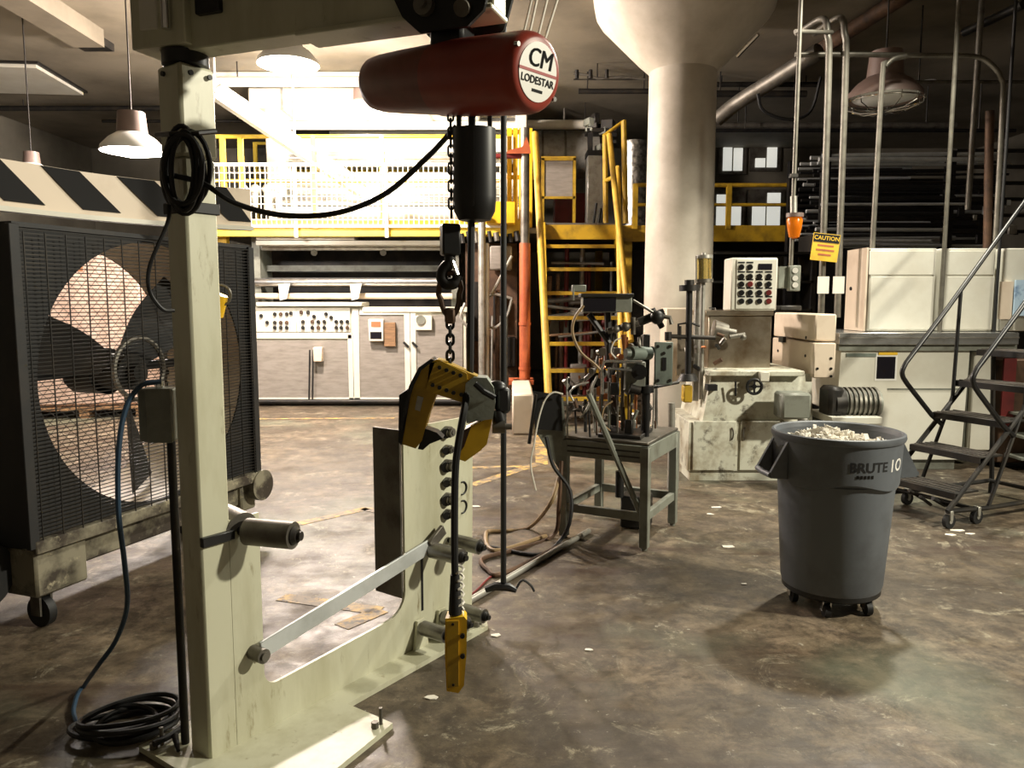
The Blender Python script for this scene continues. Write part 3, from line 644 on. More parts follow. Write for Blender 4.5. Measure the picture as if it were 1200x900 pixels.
# lettering faces the camera side, a little to the right
part(ub_, 'lettering', wrapb(text_mb('BRUTE', .066, .0016), -camang+math.radians(30), .665), 'ink', smooth=False, label='black raised BRUTE lettering')
for k in range(5): part(ub_, 'small_lettering', wrapb(MB().box((0, 0, 0), (.012, .016, .001)), -camang+math.radians(19+k*3.4), .622), 'dark_metal', smooth=False)
part(ub_, 'handwritten_mark', wrapb(text_mb('1O', .085, .001), -camang+math.radians(62), .665), 'label_white', smooth=False, label='white handwritten mark')
for ha in (-64, 116):
    a = -camang+math.radians(ha); er = Vector((math.sin(a), -math.cos(a), 0)); et = Vector((er.y, -er.x, 0))
    def hp(r, t, z): return er*r+et*t+Vector((0, 0, z))
    mb = MB()
    for s in (-1, 1):
        mb.add([hp(.29, s*.085-.01, .76), hp(.29, s*.085+.01, .76), hp(.29, s*.085+.01, .57), hp(.29, s*.085-.01, .57), hp(.375, s*.085-.01, .60), hp(.375, s*.085+.01, .60), hp(.37, s*.085+.01, .575), hp(.37, s*.085-.01, .575)], [(0,1,2,3),(0,4,5,1),(4,7,6,5),(2,6,7,3),(0,3,7,4),(1,5,6,2)])
    part(T, 'handle', mb.tube([hp(.37, -.09, .59), hp(.378, 0, .59), hp(.37, .09, .59)], .015, 10), 'bin_grey')
    part(T, 'handle_shade', MB().box(er*.297+Vector((0, 0, .655)), (.012, .15, .16), math.atan2(er.y, er.x), .003), 'black_paint')  # black patch painting in the shade behind the handle
mb = MB(); rnd_ = random.Random(3)
for i in range(420):
    a = rnd_.uniform(0, 6.283); r = .24*math.sqrt(rnd_.random()); z = .70+.075*(1-(r/.26)**2)*(.7+.3*math.cos(a-2.4))+rnd_.uniform(0, .03)
    M3 = Matrix.Rotation(rnd_.uniform(0, 6), 3, (rnd_.uniform(-1, 1), rnd_.uniform(-1, 1), 1))
    mb.box((r*math.cos(a), r*math.sin(a), z), (rnd_.uniform(.03, .07), rnd_.uniform(.01, .025), .004), 0, 0, M3)
mb.lathe([(.001, .755), (.12, .745), (.2, .71), (.265, .66)], n=24)
o = solo('shredded_waste', 'heap of pale shredded scraps filling the grey waste bin', 'waste', xf(mb, lambda v: v+B0+Vector((0, 0, .107))), 'paper_scrap')
o['kind'] = 'stuff'
# ---------------------------------------------------------------- bench machine (small gray frame with tooling)
TA = math.radians(-28); TO = Vector((.345, 4.95, 0))
T = thing('bench_machine', 'grey steel bench frame crowded with tooling, clamps and hoses', 'machine', TO, TA)
BW, BD, BH = .55, .62, .67
for (x, y) in ((0, 0), (BW, 0), (0, BD), (BW, BD)):
    o = part(T, 'leg', MB().box((x, y, BH/2), (.055, .055, BH-.03), 0, .004).cyl((x, y, 0), (x, y, .03), .02), 'machine_grey')
for (x, y, sx, sy) in ((BW/2, 0, BW, .05), (BW/2, BD, BW, .05), (0, BD/2, .05, BD), (BW, BD/2, .05, BD)):
    part(T, 'top_rail', MB().box((x, y, BH-.06), (sx+.05*(sx > .1), sy+.05*(sy > .1), .11), 0, .004), 'machine_grey')
for y_ in (.0, .035): part(T, 'rail_groove', MB().box((BW/2, -.028, BH-.045-y_), (BW-.06, .004, .008)), 'dark_metal')
for (x, y, sx, sy) in ((BW/2, 0, BW, .035), (BW, BD/2, .035, BD), (0, BD/2, .035, BD), (BW/2, BD, BW, .035)):
    part(T, 'stretcher', MB().box((x, y, .21), (sx, sy, .055), 0, .003), 'machine_grey')
a, b = at(690, 462, 4.82), at(755, 612, 4.7)
wpart(T, 'diagonal_brace', MB().cyl(a, b, .02, n=8), 'machine_grey')
part(T, 'bed_plate', MB().box((BW/2, BD/2, BH+.008), (BW+.04, BD+.04, .018), 0, .003), 'dull_steel')
part(T, 'bed_tray', MB().box((BW*.62, BD*.35, BH+.03), (.28, .36, .025), .1, .004), 'dark_metal')
# side chute on the left
q = [(626, 458), (660, 466), (664, 512), (660, 558), (628, 506)]
wpart(T, 'chute', MB().prism(q, lambda u, v: at(u, v, 4.93), lambda u, v: at(u, v, 5.0)), 'machine_grey', smooth=False)
wpart(T, 'chute_guard', MB().prism([(625, 458), (658, 463), (659, 505), (627, 503)], lambda u, v: at(u, v, 4.90), lambda u, v: at(u, v, 4.93)), 'black_rubber', smooth=False)
wpart(T, 'skid_bar', MB().tube([at(628, 462, 4.88), at(620, 520, 4.88)], .012, 6), 'dark_metal')
# display box on its arm
dbx = wpart(T, 'display_box', MB().pb(683, 741, 347, 366, 4.9, .16, .006), 'machine_grey')
wpart(dbx, 'display_face', MB().pb(684, 722, 349, 365, 4.894, .006), 'screen_dark')
wpart(dbx, 'display_hood', MB().pb(681, 743, 344, 348, 4.88, .2, .002), 'dark_metal')
wpart(T, 'display_arm', MB().cyl(at(690, 368, 4.98), at(714, 402, 4.98), .02, n=8).cyl(at(712, 366, 5.0), at(714, 432, 5.0), .022, n=8), 'black_paint')
wpart(T, 'small_box', MB().pb(671, 687, 334, 342, 5.2, .1, .004).cyl(at(672, 338, 5.2), at(672, 352, 5.2), .006), 'machine_grey')
# posts and plates
wpart(T, 'black_post', MB().pb(752, 762, 392, 505, 4.95, .05, .004), 'black_paint')
wpart(T, 'tool_post', MB().cyl(at(757, 455, 4.9), at(757, 512, 4.9), .028, .02, n=14).cyl(at(757, 452, 4.9), at(757, 460, 4.9), .05, n=18), 'black_paint')
spl = wpart(T, 'slotted_plate', MB().pb(767, 789, 401, 451, 4.88, .03, .004), 'green_grey')
for u, v in ((771, 406), (785, 406), (771, 446), (785, 446), (778, 414)): wpart(spl, 'plate_bolt', MB().cyl(at(u, v, 4.88), at(u, v, 4.872), .011, n=8), 'dark_metal')
wpart(spl, 'plate_slot', MB().pb(776, 781, 419, 434, 4.874, .008), 'black_paint')
wpart(T, 'gearbox', MB().pb(733, 757, 424, 458, 4.88, .14, .006), 'machine_grey')
wpart(T, 'motor', MB().cyl(at(738, 414, 4.86), at(760, 414, 4.98), .045, n=20).cyl(at(733, 414, 4.85), at(738, 414, 4.86), .03, n=16), 'green_grey')
wpart(T, 'pulley', MB().cyl(at(749, 436, 4.86), at(749, 436, 4.83), .05, n=22).cyl(at(749, 436, 4.83), at(749, 436, 4.815), .02, n=14), 'black_paint')
wpart(T, 'cross_shaft', MB().cyl(at(745, 458, 4.88), at(795, 448, 5.05), .011).cyl(at(738, 455, 4.85), at(750, 458, 4.85), .03, n=14), 'dark_metal')
wpart(T, 'yellow_bar', MB().pb(731, 741, 450, 498, 5.2, .03, .003), 'dirty_yellow')
wpart(T, 'clamp_head', MB().cyl(at(748, 378, 4.95), at(778, 366, 4.95), .028, n=14).ball(at(770, 372, 4.92), .045, 10).cyl(at(764, 362, 4.95), at(776, 384, 4.95), .02), 'dark_metal')
wpart(T, 'clamp_lever', MB().tube([at(770, 370, 4.93), at(785, 372, 4.9), at(787, 380, 4.9)], .014, 8).tube([at(742, 352, 4.95), at(752, 358, 4.93), at(765, 366, 4.93)], .009, 7), 'dull_steel')
wpart(T, 'fitting_row', MB().cyl(at(712, 388, 4.93), at(748, 379, 4.93), .02, n=12).ball(at(733, 383, 4.9), .032, 8).ball(at(722, 386, 4.9), .026, 8).cyl(at(742, 372, 4.92), at(742, 392, 4.92), .016), 'dull_steel')
wpart(T, 'copper_stem', MB().cyl(at(731, 392, 5.0), at(732, 412, 5.0), .02, .012, n=12).cyl(at(735, 395, 5.02), at(735, 420, 5.02), .008), 'copper')
wpart(T, 'tube_frame', MB().tube([at(706, 430, 4.86), at(708, 424, 4.86), at(716, 423, 4.86), at(752, 425, 4.86)], .009, 7).tube([at(706, 430, 4.86), at(706, 462, 4.86)], .009, 7).tube([at(712, 432, 4.84), at(740, 434, 4.84)], .009, 7), 'bright_steel')
rn = random.Random(11)
kinds = ['dull_steel', 'dark_metal', 'machine_grey', 'black_paint', 'copper', 'galvanised', 'rust_steel', 'galvanised', 'dull_steel', 'steel']
for i in range(120):                     # valves, nipples, brackets and rods of the tooling
    u, v = rn.uniform(664, 768), rn.uniform(405, 505); u = u if v > 440 else rn.uniform(690, 765); Y = rn.uniform(4.85, 5.35)
    v = min(v, 500 if u > 690 else 478); p = at(u, v, Y); k = rn.choice(kinds); t = rn.random()
    if t < .35: mb = MB().cyl(p, p+Vector((rn.uniform(-.05, .05), rn.uniform(-.04, .04), rn.uniform(.03, .1))), rn.uniform(.006, .018), n=8); nm = 'valve_stem'
    elif t < .6: mb = MB().box(p, (rn.uniform(.02, .06), rn.uniform(.02, .05), rn.uniform(.02, .09)), rn.uniform(-.5, .5), .003); nm = 'tool_block'
    elif t < .8: mb = MB().cyl(p, p+Vector((rn.uniform(-.02, .02), -.03, 0)), rn.uniform(.014, .03), n=14); nm = 'collar'
    else: mb = MB().cyl(p, Vector((p.x+rn.uniform(-.02, .02), p.y, BH+.01)), .007, n=6); nm = 'tie_rod'
    wpart(T, nm, mb, k)
for u, v0, v1, Y in ((705, 440, 505, 5.1), (714, 448, 508, 4.95), (722, 440, 506, 5.2), (729, 430, 508, 4.98), (745, 458, 508, 5.1), (697, 455, 506, 5.05), (686, 468, 506, 4.95), (769, 452, 505, 5.25)):
    wpart(T, 'support_rod', MB().cyl(at(u, v0, Y), at(u, v1, Y), .011, n=8), rn.choice(kinds))
for pts, r, m in (([(684, 358), (674, 372), (671, 390), (680, 412), (696, 426), (704, 434)], .009, 'tan_hose'), ([(660, 462), (648, 460), (638, 470), (631, 492), (626, 520), (622, 545), (628, 575)], .006, 'mesh_white'),
                  ([(700, 440), (694, 455), (690, 475), (680, 490)], .007, 'galvanised'), ([(718, 470), (708, 478), (706, 495), (715, 505)], .006, 'tan_hose'), ([(662, 500), (668, 484), (680, 480), (686, 494)], .006, 'dull_steel'), ([(672, 470), (668, 460), (676, 452), (690, 448)], .006, 'galvanised'), ([(728, 396), (720, 400), (716, 412), (722, 420)], .005, 'mesh_white')):
    wpart(T, 'tooling_hose', MB().tube(smooth_path([at(u, v, 4.86) for u, v in pts], 5), r, 6), m)
part(T, 'floor_pedestal', MB().box((BW*.62, BD*.75, .12), (.2, .18, .22), .2, .01).cyl((BW*.45, BD*.6, .22), (BW*.45, BD*.6, .40), .03), 'dark_metal')
# hoses on the floor around the bench
def hose(label, pts, r, m):
    P = [at(u, v, Y) if Y else fl(u, v, r) for (u, v, Y) in pts]
    for q in P: q.z = max(q.z, r)
    solo('floor_hose', label, 'hose', MB().tube(smooth_path(P, 7), r, 8), m)
hose('tan hose looping from the bench across to the yellow floor line', [(655, 560, 4.9), (645, 590, 4.8), (620, 618, 0), (590, 622, 0), (570, 624, 0), (580, 645, 0), (640, 628, 0)], .013, 'tan_hose')
hose('dark brown hose curled in a wide loop beside the bench leg', [(658, 540, 4.9), (655, 590, 4.85), (648, 628, 0), (600, 645, 0), (565, 655, 0), (572, 668, 0), (590, 672, 0), (655, 640, 0)], .014, 'rust_steel')
hose('black hose dropping from the bench chute to the floor', [(640, 512, 4.9), (648, 545, 4.88), (668, 575, 4.85), (668, 610, 4.8), (655, 635, 0), (630, 650, 0), (570, 640, 0)], .012, 'black_rubber')
hose('thin red cord lying on the floor behind the pendant', [(548, 700, 0), (560, 690, 0), (572, 678, 0), (582, 672, 0)], .006, 'red_paint')
a, b = fl(530, 716, .02), fl(690, 622, .02)
solo('floor_pipe', 'straight pale steel pipe lying on the floor toward the bench', 'pipe', MB().cyl(a, b, .018, n=12), 'galvanised')
# ---------------------------------------------------------------- white lathe-like machine with doors
T = thing('cabinet_machine', 'stained white machine with double doors, hood boxes and oiler behind the bin', 'machine', (2.2, 6.55, 0))
X0, X1, YF = 1.53, 2.6, 6.55
zt = at(850, 495, YF).z
wpart(T, 'plinth', MB().bx(X0+.02, X1, YF+.03, YF+.85, 0, .085), 'stained_white', smooth=False)
wpart(T, 'cabinet', MB().bx(X0, X1, YF+.012, YF+.9, .085, zt, .004), 'stained_white')
for i, (u0, u1) in enumerate(((811, 863), (866, 914))):
    a, b = at(u0, 558, YF), at(u1, 491, YF)
    d_ = wpart(T, 'door', MB().bx(a.x, b.x, YF-.008, YF+.012, .10, b.z-.02, .003), 'stained_white')
    FR[d_.name] = FR[T.name]; hx = at(856 if i == 0 else 873, 500, YF).x
    wpart(d_, 'handle', MB().tube(arc((hx, YF-.01, .42), .055, -1.3, 1.3, 8, (.35 if i == 0 else -.35, -.3, 0), (0, 0, 1)), .007, 6), 'dull_steel')
wpart(T, 'upper_body', MB().prism([(X0+.12, zt), (X1, zt), (X1, .93), (X0+.2, .93)], lambda x, z: Vector((x, YF+.03+(z-zt)*.12, z)), lambda x, z: Vector((x, YF+.9, z))), 'stained_white', smooth=False)
wpart(T, 'work_table', MB().bx(X0+.15, X1-.1, YF-.02, YF+.85, .92, .965, .006), 'stained_white')
wpart(T, 'name_plate', MB().pb(829, 841, 451, 458, YF-.005, .08), 'ink', smooth=False)
wpart(T, 'handwheel', MB().tube([at(884, 453, YF-.08)+Vector((.062*math.cos(t), 0, .062*math.sin(t))) for t in [2*math.pi*k/22 for k in range(22)]], .013, 8, True).cyl(at(884, 453, YF-.1), at(884, 453, YF+.05), .02).box(at(884, 453, YF-.08), (.12, .012, .015)).box(at(884, 453, YF-.08), (.015, .012, .12)), 'black_paint')
wpart(T, 'lever', MB().cyl(at(862, 447, YF-.03), at(862, 464, YF-.03), .009), 'black_paint')
wpart(T, 'gauge_box', MB().pb(891, 902, 436, 447, YF-.1, .08, .004), 'clean_white')
wpart(T, 'guard_box', MB().pb(829, 905, 368, 440, 6.85, .6, .01), 'stainless', label='brown stained stainless guard box')
wpart(T, 'guard_lid', MB().pb(827, 907, 364, 370, 6.83, .64, .004), 'stainless')
wpart(T, 'lid_handle', MB().tube([at(831, 366, 6.85), at(831, 361, 6.85), at(838, 361, 6.85), at(838, 366, 6.85)], .007, 6), 'chrome')
ua, ub = at(955, 400, 6.6), at(981, 368, 6.6)
wpart(T, 'hood_box', MB().bx(ua.x, ub.x, 6.6, 7.65, ua.z, ub.z, .012), 'pink_cream')
ua, ub = at(953, 443, 6.56), at(980, 402, 6.56)
wpart(T, 'hood_base', MB().bx(ua.x, ub.x, 6.56, 7.62, ua.z, ub.z, .008), 'pink_cream')
for yy, zz in ((6.75, 1.08), (7.45, 1.08), (6.75, 1.24)): wpart(T, 'hood_bolt', MB().cyl((ua.x, yy, zz), (ua.x-.008, yy, zz), .013, n=8), 'dark_metal')
wpart(T, 'hood_latch', MB().bx(ua.x-.03, ua.x, 7.25, 7.37, 1.17, 1.225), 'black_paint')
for (u, v) in ((958, 432), (974, 420), (974, 432), (974, 441)): wpart(T, 'hood_screw', MB().cyl(at(u, v, 6.56), at(u, v, 6.55), .012, n=8), 'dark_metal')
wpart(T, 'rear_guard_plate', MB().pb(779, 813, 361, 448, 7.6, .3, .01), 'pink_cream')
wpart(T, 'mast', MB().pb(812, 822, 330, 470, 6.75, .06, .004), 'galvanised')
wpart(T, 'spindle_rod', MB().cyl(at(808, 338, 6.4), at(806, 445, 6.4), .026, n=14), 'black_paint')
wpart(T, 'spindle_disc', MB().cyl(at(808, 341, 6.4), at(808, 334, 6.4), .085, n=24).cyl(at(808, 334, 6.4), at(808, 328, 6.4), .04, n=16), 'dark_metal')
wpart(T, 'spindle_base', MB().cyl(at(806, 446, 6.4), at(806, 438, 6.4), .09, .06, n=18), 'dark_metal')
wpart(T, 'oiler_pipe', MB().cyl(at(824, 328, 6.7), at(821, 468, 6.7), .02), 'galvanised')
wpart(T, 'oiler_glass', MB().cyl(at(825, 327, 6.7), at(825, 302, 6.7), .07, n=20), 'oil_glass', label='yellowish glass oiler bottle')
wpart(T, 'oiler_cap', MB().cyl(at(825, 303, 6.7), at(825, 299, 6.7), .075, n=20).cyl(at(825, 299, 6.7), at(825, 296, 6.7), .02), 'galvanised')
wpart(T, 'oiler_frame', MB().cyl(at(816, 330, 6.66), at(816, 300, 6.66), .007).cyl(at(834, 330, 6.66), at(834, 300, 6.66), .007).cyl(at(825, 331, 6.7), at(825, 327, 6.7), .078, n=18), 'dull_steel')
wpart(T, 'cross_bar', MB().cyl(at(783, 394, 6.4), at(838, 396, 6.4), .018).cyl(at(783, 389, 6.38), at(783, 399, 6.38), .03).cyl(at(797, 382, 6.4), at(797, 398, 6.4), .012).tube([at(795, 398, 6.4), at(795, 380, 6.4), at(808, 378, 6.4), at(820, 382, 6.4)], .01, 7), 'dark_metal')
wpart(T, 'chuck', MB().cyl(at(836, 385, 6.75), at(852, 388, 6.75), .08, .06, n=20).cyl(at(852, 388, 6.75), at(862, 390, 6.75), .03).cyl(at(855, 395, 6.7), at(873, 392, 6.7), .02).ball(at(871, 395, 6.7), .03, 8), 'dull_steel')
wpart(T, 'side_sheet', MB().pb(793, 826, 396, 440, 6.8, .02), 'stainless')
for i in range(12):
    u, v = rn.uniform(795, 850), rn.uniform(385, 440); p = at(u, v, rn.uniform(6.55, 6.75)); wpart(T, 'machine_fitting', MB().cyl(p, p+Vector((rn.uniform(-.06, .06), -.03, rn.uniform(-.06, .06))), rn.uniform(.008, .022), n=8), rn.choice(kinds))
wpart(T, 'drip_can', MB().pb(801, 812, 452, 472, 6.35, .1, .01), 'dirty_yellow')
wpart(T, 'stand_pipe', MB().cyl(at(787, 472, 6.3), at(787, 505, 6.3), .03).cyl(at(790, 505, 6.3), (at(790, 505, 6.3).x, 6.3, 0), .05), 'galvanised')
# motors at the right of the cabinet
MT = thing('drive_motor', 'dark grey gearbox and finned motor behind the waste bin', 'motor', (2.85, 6.5, 0))
wpart(MT, 'gearbox', MB().pb(916, 952, 461, 492, 6.25, .22, .02), 'machine_grey')
wpart(MT, 'end_bell', MB().cyl(at(974, 472, 6.5), at(986, 472, 6.5), .135, n=26).box(at(974, 470, 6.5), (.13, .24, .26), 0, .03), 'dark_metal')
mo = wpart(MT, 'motor_body', MB().cyl(at(986, 472, 6.5), at(1028, 472, 6.5), .115, n=26), 'machine_grey')
for i in range(7): wpart(mo, 'fin', MB().cyl(at(989+i*5.5, 472, 6.5), at(991.5+i*5.5, 472, 6.5), .135, n=26), 'dull_steel')
wpart(MT, 'motor_foot', MB().pb(975, 1034, 489, 497, 6.3, .5, .004), 'clean_white')
wpart(MT, 'pedestal', MB().bx(2.66, 3.0, 6.35, 6.75, 0, at(980, 497, 6.35).z), 'machine_grey', smooth=False)
wpart(MT, 'knob', MB().cyl(at(941, 492, 6.3), at(938, 486, 6.3), .05, .02, n=14), 'galvanised')
# control panel with buttons on the guard box
T = thing('push_button_console', 'white control box with rows of black push buttons standing on the machine', 'control panel', at(884, 364, 6.8))
pa, pb_ = at(861, 362, 6.8), at(911, 302, 6.8)
wpart(T, 'enclosure', MB().pb(856, 912, 302, 364, 6.82, .25, .01), 'clean_white')
fc = wpart(T, 'face', MB().pb(862, 911, 304, 362, 6.808, .014, .003), 'clean_white')
wpart(fc, 'display', MB().pb(889, 905, 309, 316, 6.80, .01), 'screen_dark', smooth=False)
for r, v in enumerate((313, 324, 333, 343, 353)):
    for k, u in enumerate((869, 879, 890, 901)):
        if r == 0 and k > 1: continue
        kk = 'red_paint' if (r, k) in ((4, 3), (2, 1), (3, 3)) else 'black_plastic'
        wpart(fc, 'button', MB().cyl(at(u, v, 6.81), at(u, v, 6.785), .026, .022, n=14), kk)
        wpart(fc, 'button_tag', MB().pb(u-4, u+4, v-6.3, v-4.6, 6.803, .006), 'ink', smooth=False)
T = thing('switch_box', 'small grey pendant switch box with three pale buttons beside the control panel', 'switch box', at(932, 340, 6.95))
wpart(T, 'box', MB().pb(925, 939, 311, 341, 6.95, .08, .006), 'machine_grey')
for v in (317, 326, 334): wpart(T, 'button', MB().cyl(at(932, v, 6.95), at(932, v, 6.93), .025, n=12), 'label_white')
wpart(T, 'side_box', MB().pb(912, 926, 312, 338, 7.0, .08, .004), 'machine_grey')
# ---------------------------------------------------------------- long white machine and its cabinets at the right
LM = thing('long_machine', 'long low white machine bed with bright top rail and wall of pale cabinets', 'machine', (3.8, 7.2, 0))
xa, xb = at(982, 500, 7.0).x, at(1131, 500, 7.0).x
wpart(LM, 'bed', MB().prism([(xa-.02, .55), (at(1022, 500, 7).x, .42), (at(1064, 545, 7).x, .1), (xb-.02, .1), (xb, 1.17), (xa, 1.17)], lambda x, z: Vector((x, 7.0, z)), lambda x, z: Vector((x, 7.9, z))), 'clean_white', smooth=False)
wpart(LM, 'bed_foot', MB().bx(at(1064, 545, 7).x, xb-.05, 7.05, 7.85, 0, .1), 'machine_grey', smooth=False)
wpart(LM, 'bed_seam', MB().pb(1040, 1130, 455, 457, 6.996, .01), 'machine_grey', smooth=False)
wpart(LM, 'bed_extension', MB().pb(1135, 1168, 412, 528, 7.05, .8, .01), 'clean_white')
wpart(LM, 'bed_gap', MB().pb(1129, 1136, 412, 540, 7.1, .7), 'machine_grey', smooth=False)
wpart(LM, 'top_rail', MB().pb(983, 1195, 390, 404, 6.93, 1.0, .006), 'bright_steel')
wpart(LM, 'rail_groove', MB().pb(983, 1195, 395, 396.5, 6.926, .01), 'dull_steel', smooth=False)
wpart(LM, 'rail_skirt', MB().pb(983, 1192, 404, 411, 6.97, .9), 'machine_grey', smooth=False)
wpart(LM, 'dark_screen', MB().pb(1027, 1050, 418, 444, 6.992, .02, .003), 'screen_dark')
wpart(LM, 'screen_frame', MB().pb(1025, 1052, 416, 446, 6.996, .01), 'label_white', smooth=False)
wpart(LM, 'warning_strip', MB().pb(1030, 1052, 413, 416, 6.99, .012), 'safety_yellow', smooth=False)
wpart(LM, 'name_strip', MB().pb(992, 1027, 414, 418, 6.99, .012), 'green_grey', smooth=False)
for i, (u0, u1) in enumerate(((1016, 1098), (1100, 1168), (1171, 1230))):
    a, b = at(u0, 389, 7.2), at(u1, 291, 7.2)
    c_ = wpart(LM, 'cabinet', MB().bx(a.x, b.x, 7.2, 7.6, 1.28, b.z, .006), 'clean_white')
    if i < 2:
        wpart(LM, 'cabinet_panel', MB().pb(u0+2, u1-2, 324, 386, 7.19, .012, .003), 'clean_white')
        wpart(LM, 'cabinet_panel', MB().pb(u0+2, u1-2, 294, 322, 7.192, .012, .003), 'clean_white')
wpart(LM, 'cabinet_side', MB().bx(at(1014, 340, 7.2).x, at(1016, 340, 7.2).x, 7.2, 7.62, 1.28, at(1010, 290, 7.2).z), 'pink_cream', smooth=False)  # pinker than the fronts: the left lamp's light put into the colour
wpart(LM, 'cabinet_lock', MB().cyl((at(1014, 340, 7.2).x, 7.5, 1.68), (at(1014, 340, 7.2).x-.01, 7.5, 1.68), .018), 'dark_metal')
wpart(LM, 'copper_panel', MB().pb(1171, 1188, 330, 374, 7.17, .03), 'pink_cream', smooth=False)
# notice + dark red machine at the far right
solo('notice_board', 'pale blue printed notice fixed to the cabinet beside the rolling stair', 'notice', MB().pb(1188, 1216, 328, 370, 7.15, .02), 'notice_blue', smooth=False)
T = thing('dark_machine', 'dark brown machine frame standing behind the rolling stair', 'machine', (4.9, 7.3, 0))
wpart(T, 'body', MB().bx(at(1170, 500, 7.1).x, 6.2, 7.1, 7.9, .05, 1.02, .01), 'rust_steel')
wpart(T, 'side_panel', MB().pb(1172, 1192, 420, 500, 7.08, .02), 'red_paint', smooth=False)
wpart(T, 'foot', MB().bx(4.6, 6.2, 7.12, 7.8, 0, .06), 'dark_metal', smooth=False)
for i in range(3): wpart(T, 'shelf', MB().bx(4.62, 6.2, 6.85, 7.1, .12+i*.2, .14+i*.2), 'machine_grey', smooth=False)
# ---------------------------------------------------------------- rolling stair
RA = math.radians(23.5); RO = Vector((3.10, 5.2, 0))
T = thing('rolling_stair', 'dark tubular rolling stair with looped handrails and ribbed steps on casters', 'step ladder', RO, RA)
WY = .56
for i in range(5):
    x, z = .06+i*.23, .24+i*.235
    st = part(T, 'step', MB().bx(x-.11, x+.13, 0, WY, z-.015, z, .003), 'dark_metal')
    for k in range(4): part(st, 'step_rib', MB().box((x-.09+k*.06, WY/2, z+.003), (.008, WY-.04, .008)), 'dull_steel')
    part(st, 'step_lip', MB().box((x-.11, WY/2, z-.025), (.012, WY, .045)), 'dark_metal')
for y in (0, WY):
    part(T, 'stringer', MB().tube([(-.12, y, .12), (.06+4*.23+.1, y, .24+4*.235+.02)], .018, 8), 'dark_metal')
    part(T, 'rear_leg', MB().tube([(1.06, y, 1.2), (1.15, y, .06)], .018, 8), 'dark_metal')
    part(T, 'base_tube', MB().tube([(-.12, y, .12), (.3, y, .10), (1.15, y, .10)], .018, 8), 'dark_metal')
    part(T, 'brace_tube', MB().tube([(.3, y, .11), (.62, y, .82)], .014, 8), 'dark_metal')
    part(T, 'handrail', MB().tube([(.52, y, .60), (.40, y, .68)]+smooth_path([(.12, y, .93), (.065, y, .99), (.055, y, 1.04), (.09, y, 1.10)], 4)+[(.5, y, 1.50), (1.05, y, 2.07), (1.4, y, 2.43)], .018, 10), 'black_paint')
    part(T, 'rail_post', MB().tube([(.62, y, .82), (.64, y, 1.63)], .014, 8), 'black_paint')
for (x, y) in ((-.1, 0), (-.1, WY), (.18, 0), (.18, WY)):
    c_ = part(T, 'caster', MB().cyl((x, y-.015, .05), (x, y+.015, .05), .05, n=18), 'black_rubber')
    part(c_, 'caster_fork', MB().box((x, y, .09), (.03, .05, .07), 0, .004).cyl((x, y-.02, .05), (x, y+.02, .05), .016), 'galvanised')
for x in (.18, 1.12): part(T, 'cross_tube', MB().tube([(x, 0, .10), (x, WY, .10)], .016, 8), 'dark_metal')
part(T, 'lock_lever', MB().tube([(-.14, .1, .19), (-.02, .1, .13), (.1, .1, .13)], .015, 7).tube([(-.14, .2, .18), (0, .22, .10)], .012, 7).tube([(-.13, .3, .20), (.05, .32, .11)], .012, 7).tube([(.0, .05, .15), (.0, .5, .15)], .012, 7), 'dark_metal')
part(T, 'rear_foot', MB().cyl((1.15, 0, 0), (1.15, 0, .07), .022).cyl((1.15, WY, 0), (1.15, WY, .07), .022), 'black_rubber')
# ---------------------------------------------------------------- conduits, beacon, signs at the upper right
def pipe(label, pts, r, m='conduit_grey', n=10, cat='pipe', sm=0):
    P = [at(*q) if len(q) == 3 and not isinstance(q, Vector) else q for q in pts]
    solo('conduit', label, cat, MB().tube(smooth_path(P, sm) if sm else P, r, n), m)
def vpipe(label, u, v, Y, v1, r, m='conduit_grey'):
    p = at(u, v, Y); solo('conduit', label, 'pipe', MB().cyl((p.x, Y, at(u, v1, Y).z), (p.x, Y, 5.0), r, n=10), m)
vpipe('thin steel conduit dropping from the ceiling through the amber beacon', 931, 200, 6.99, 312, .019)
vpipe('steel conduit dropping in front of the pale cabinets to the top rail', 1112, 200, 7.12, 389, .02)
vpipe('black conduit standing against the pale cabinet seam near the notice', 1168, 340, 7.14, 389, .014, 'black_rubber')
def arch(label, u0, v0, u1, v1, ut, vt, Y, r, m):      # rises, bends over, runs back
    a, b = at(u0, v0, Y), at(u1, v1, Y)
    solo('conduit', label, 'pipe', MB().tube(smooth_path([a, a.lerp(b, .5), a.lerp(b, .93), b+Vector((-.02, 0, .05)), at(ut, vt, Y+.1), at(ut-30, vt+18, Y+.5)], 7), r, 10), m)
arch('curved top grey pipe beside the caution sign', 962, 372, 972, 48, 964, 22, 7.3, .03, 'conduit_grey')
arch('second curved top grey pipe passing behind the caution sign', 981, 372, 992, 46, 984, 21, 7.4, .03, 'conduit_grey')
pipe('long level steel conduit bending down at its right end', [(932, 64, 7.45), (1000, 64, 7.45), (1080, 65, 7.45), (1140, 66, 7.45), (1160, 74, 7.45), (1173, 92, 7.45), (1175, 120, 7.45), (1166, 294, 7.45)], .024, sm=4)
pipe('steel conduit arching out of the cabinet top beneath the level conduit', [(1022, 294, 7.4), (1034, 90, 7.4), (1038, 78, 7.4), (1048, 69, 7.4), (1062, 66, 7.4)], .024, sm=4)
pipe('short level conduit bridging the beacon conduit and the curved pipes', [(932, 37, 7.05), (975, 38, 7.3)], .02)
pipe('dull upright pipe hanging behind the level conduit', [Vector((at(1146, 80, 8.2).x, 8.2, 5.0)), (1134, 246, 8.2)], .03, 'dull_steel')
pipe('rust coloured upright pipe beside the bent conduit', [(1160, 130, 7.8), (1157, 292, 7.8)], .04, 'rust_steel')
pipe('thick brown pipe running back under the ceiling above the beacon', [Vector((4.45, 7.6, 4.9)), Vector((3.9, 12.4, 4.88))], .09, 'rust_steel')
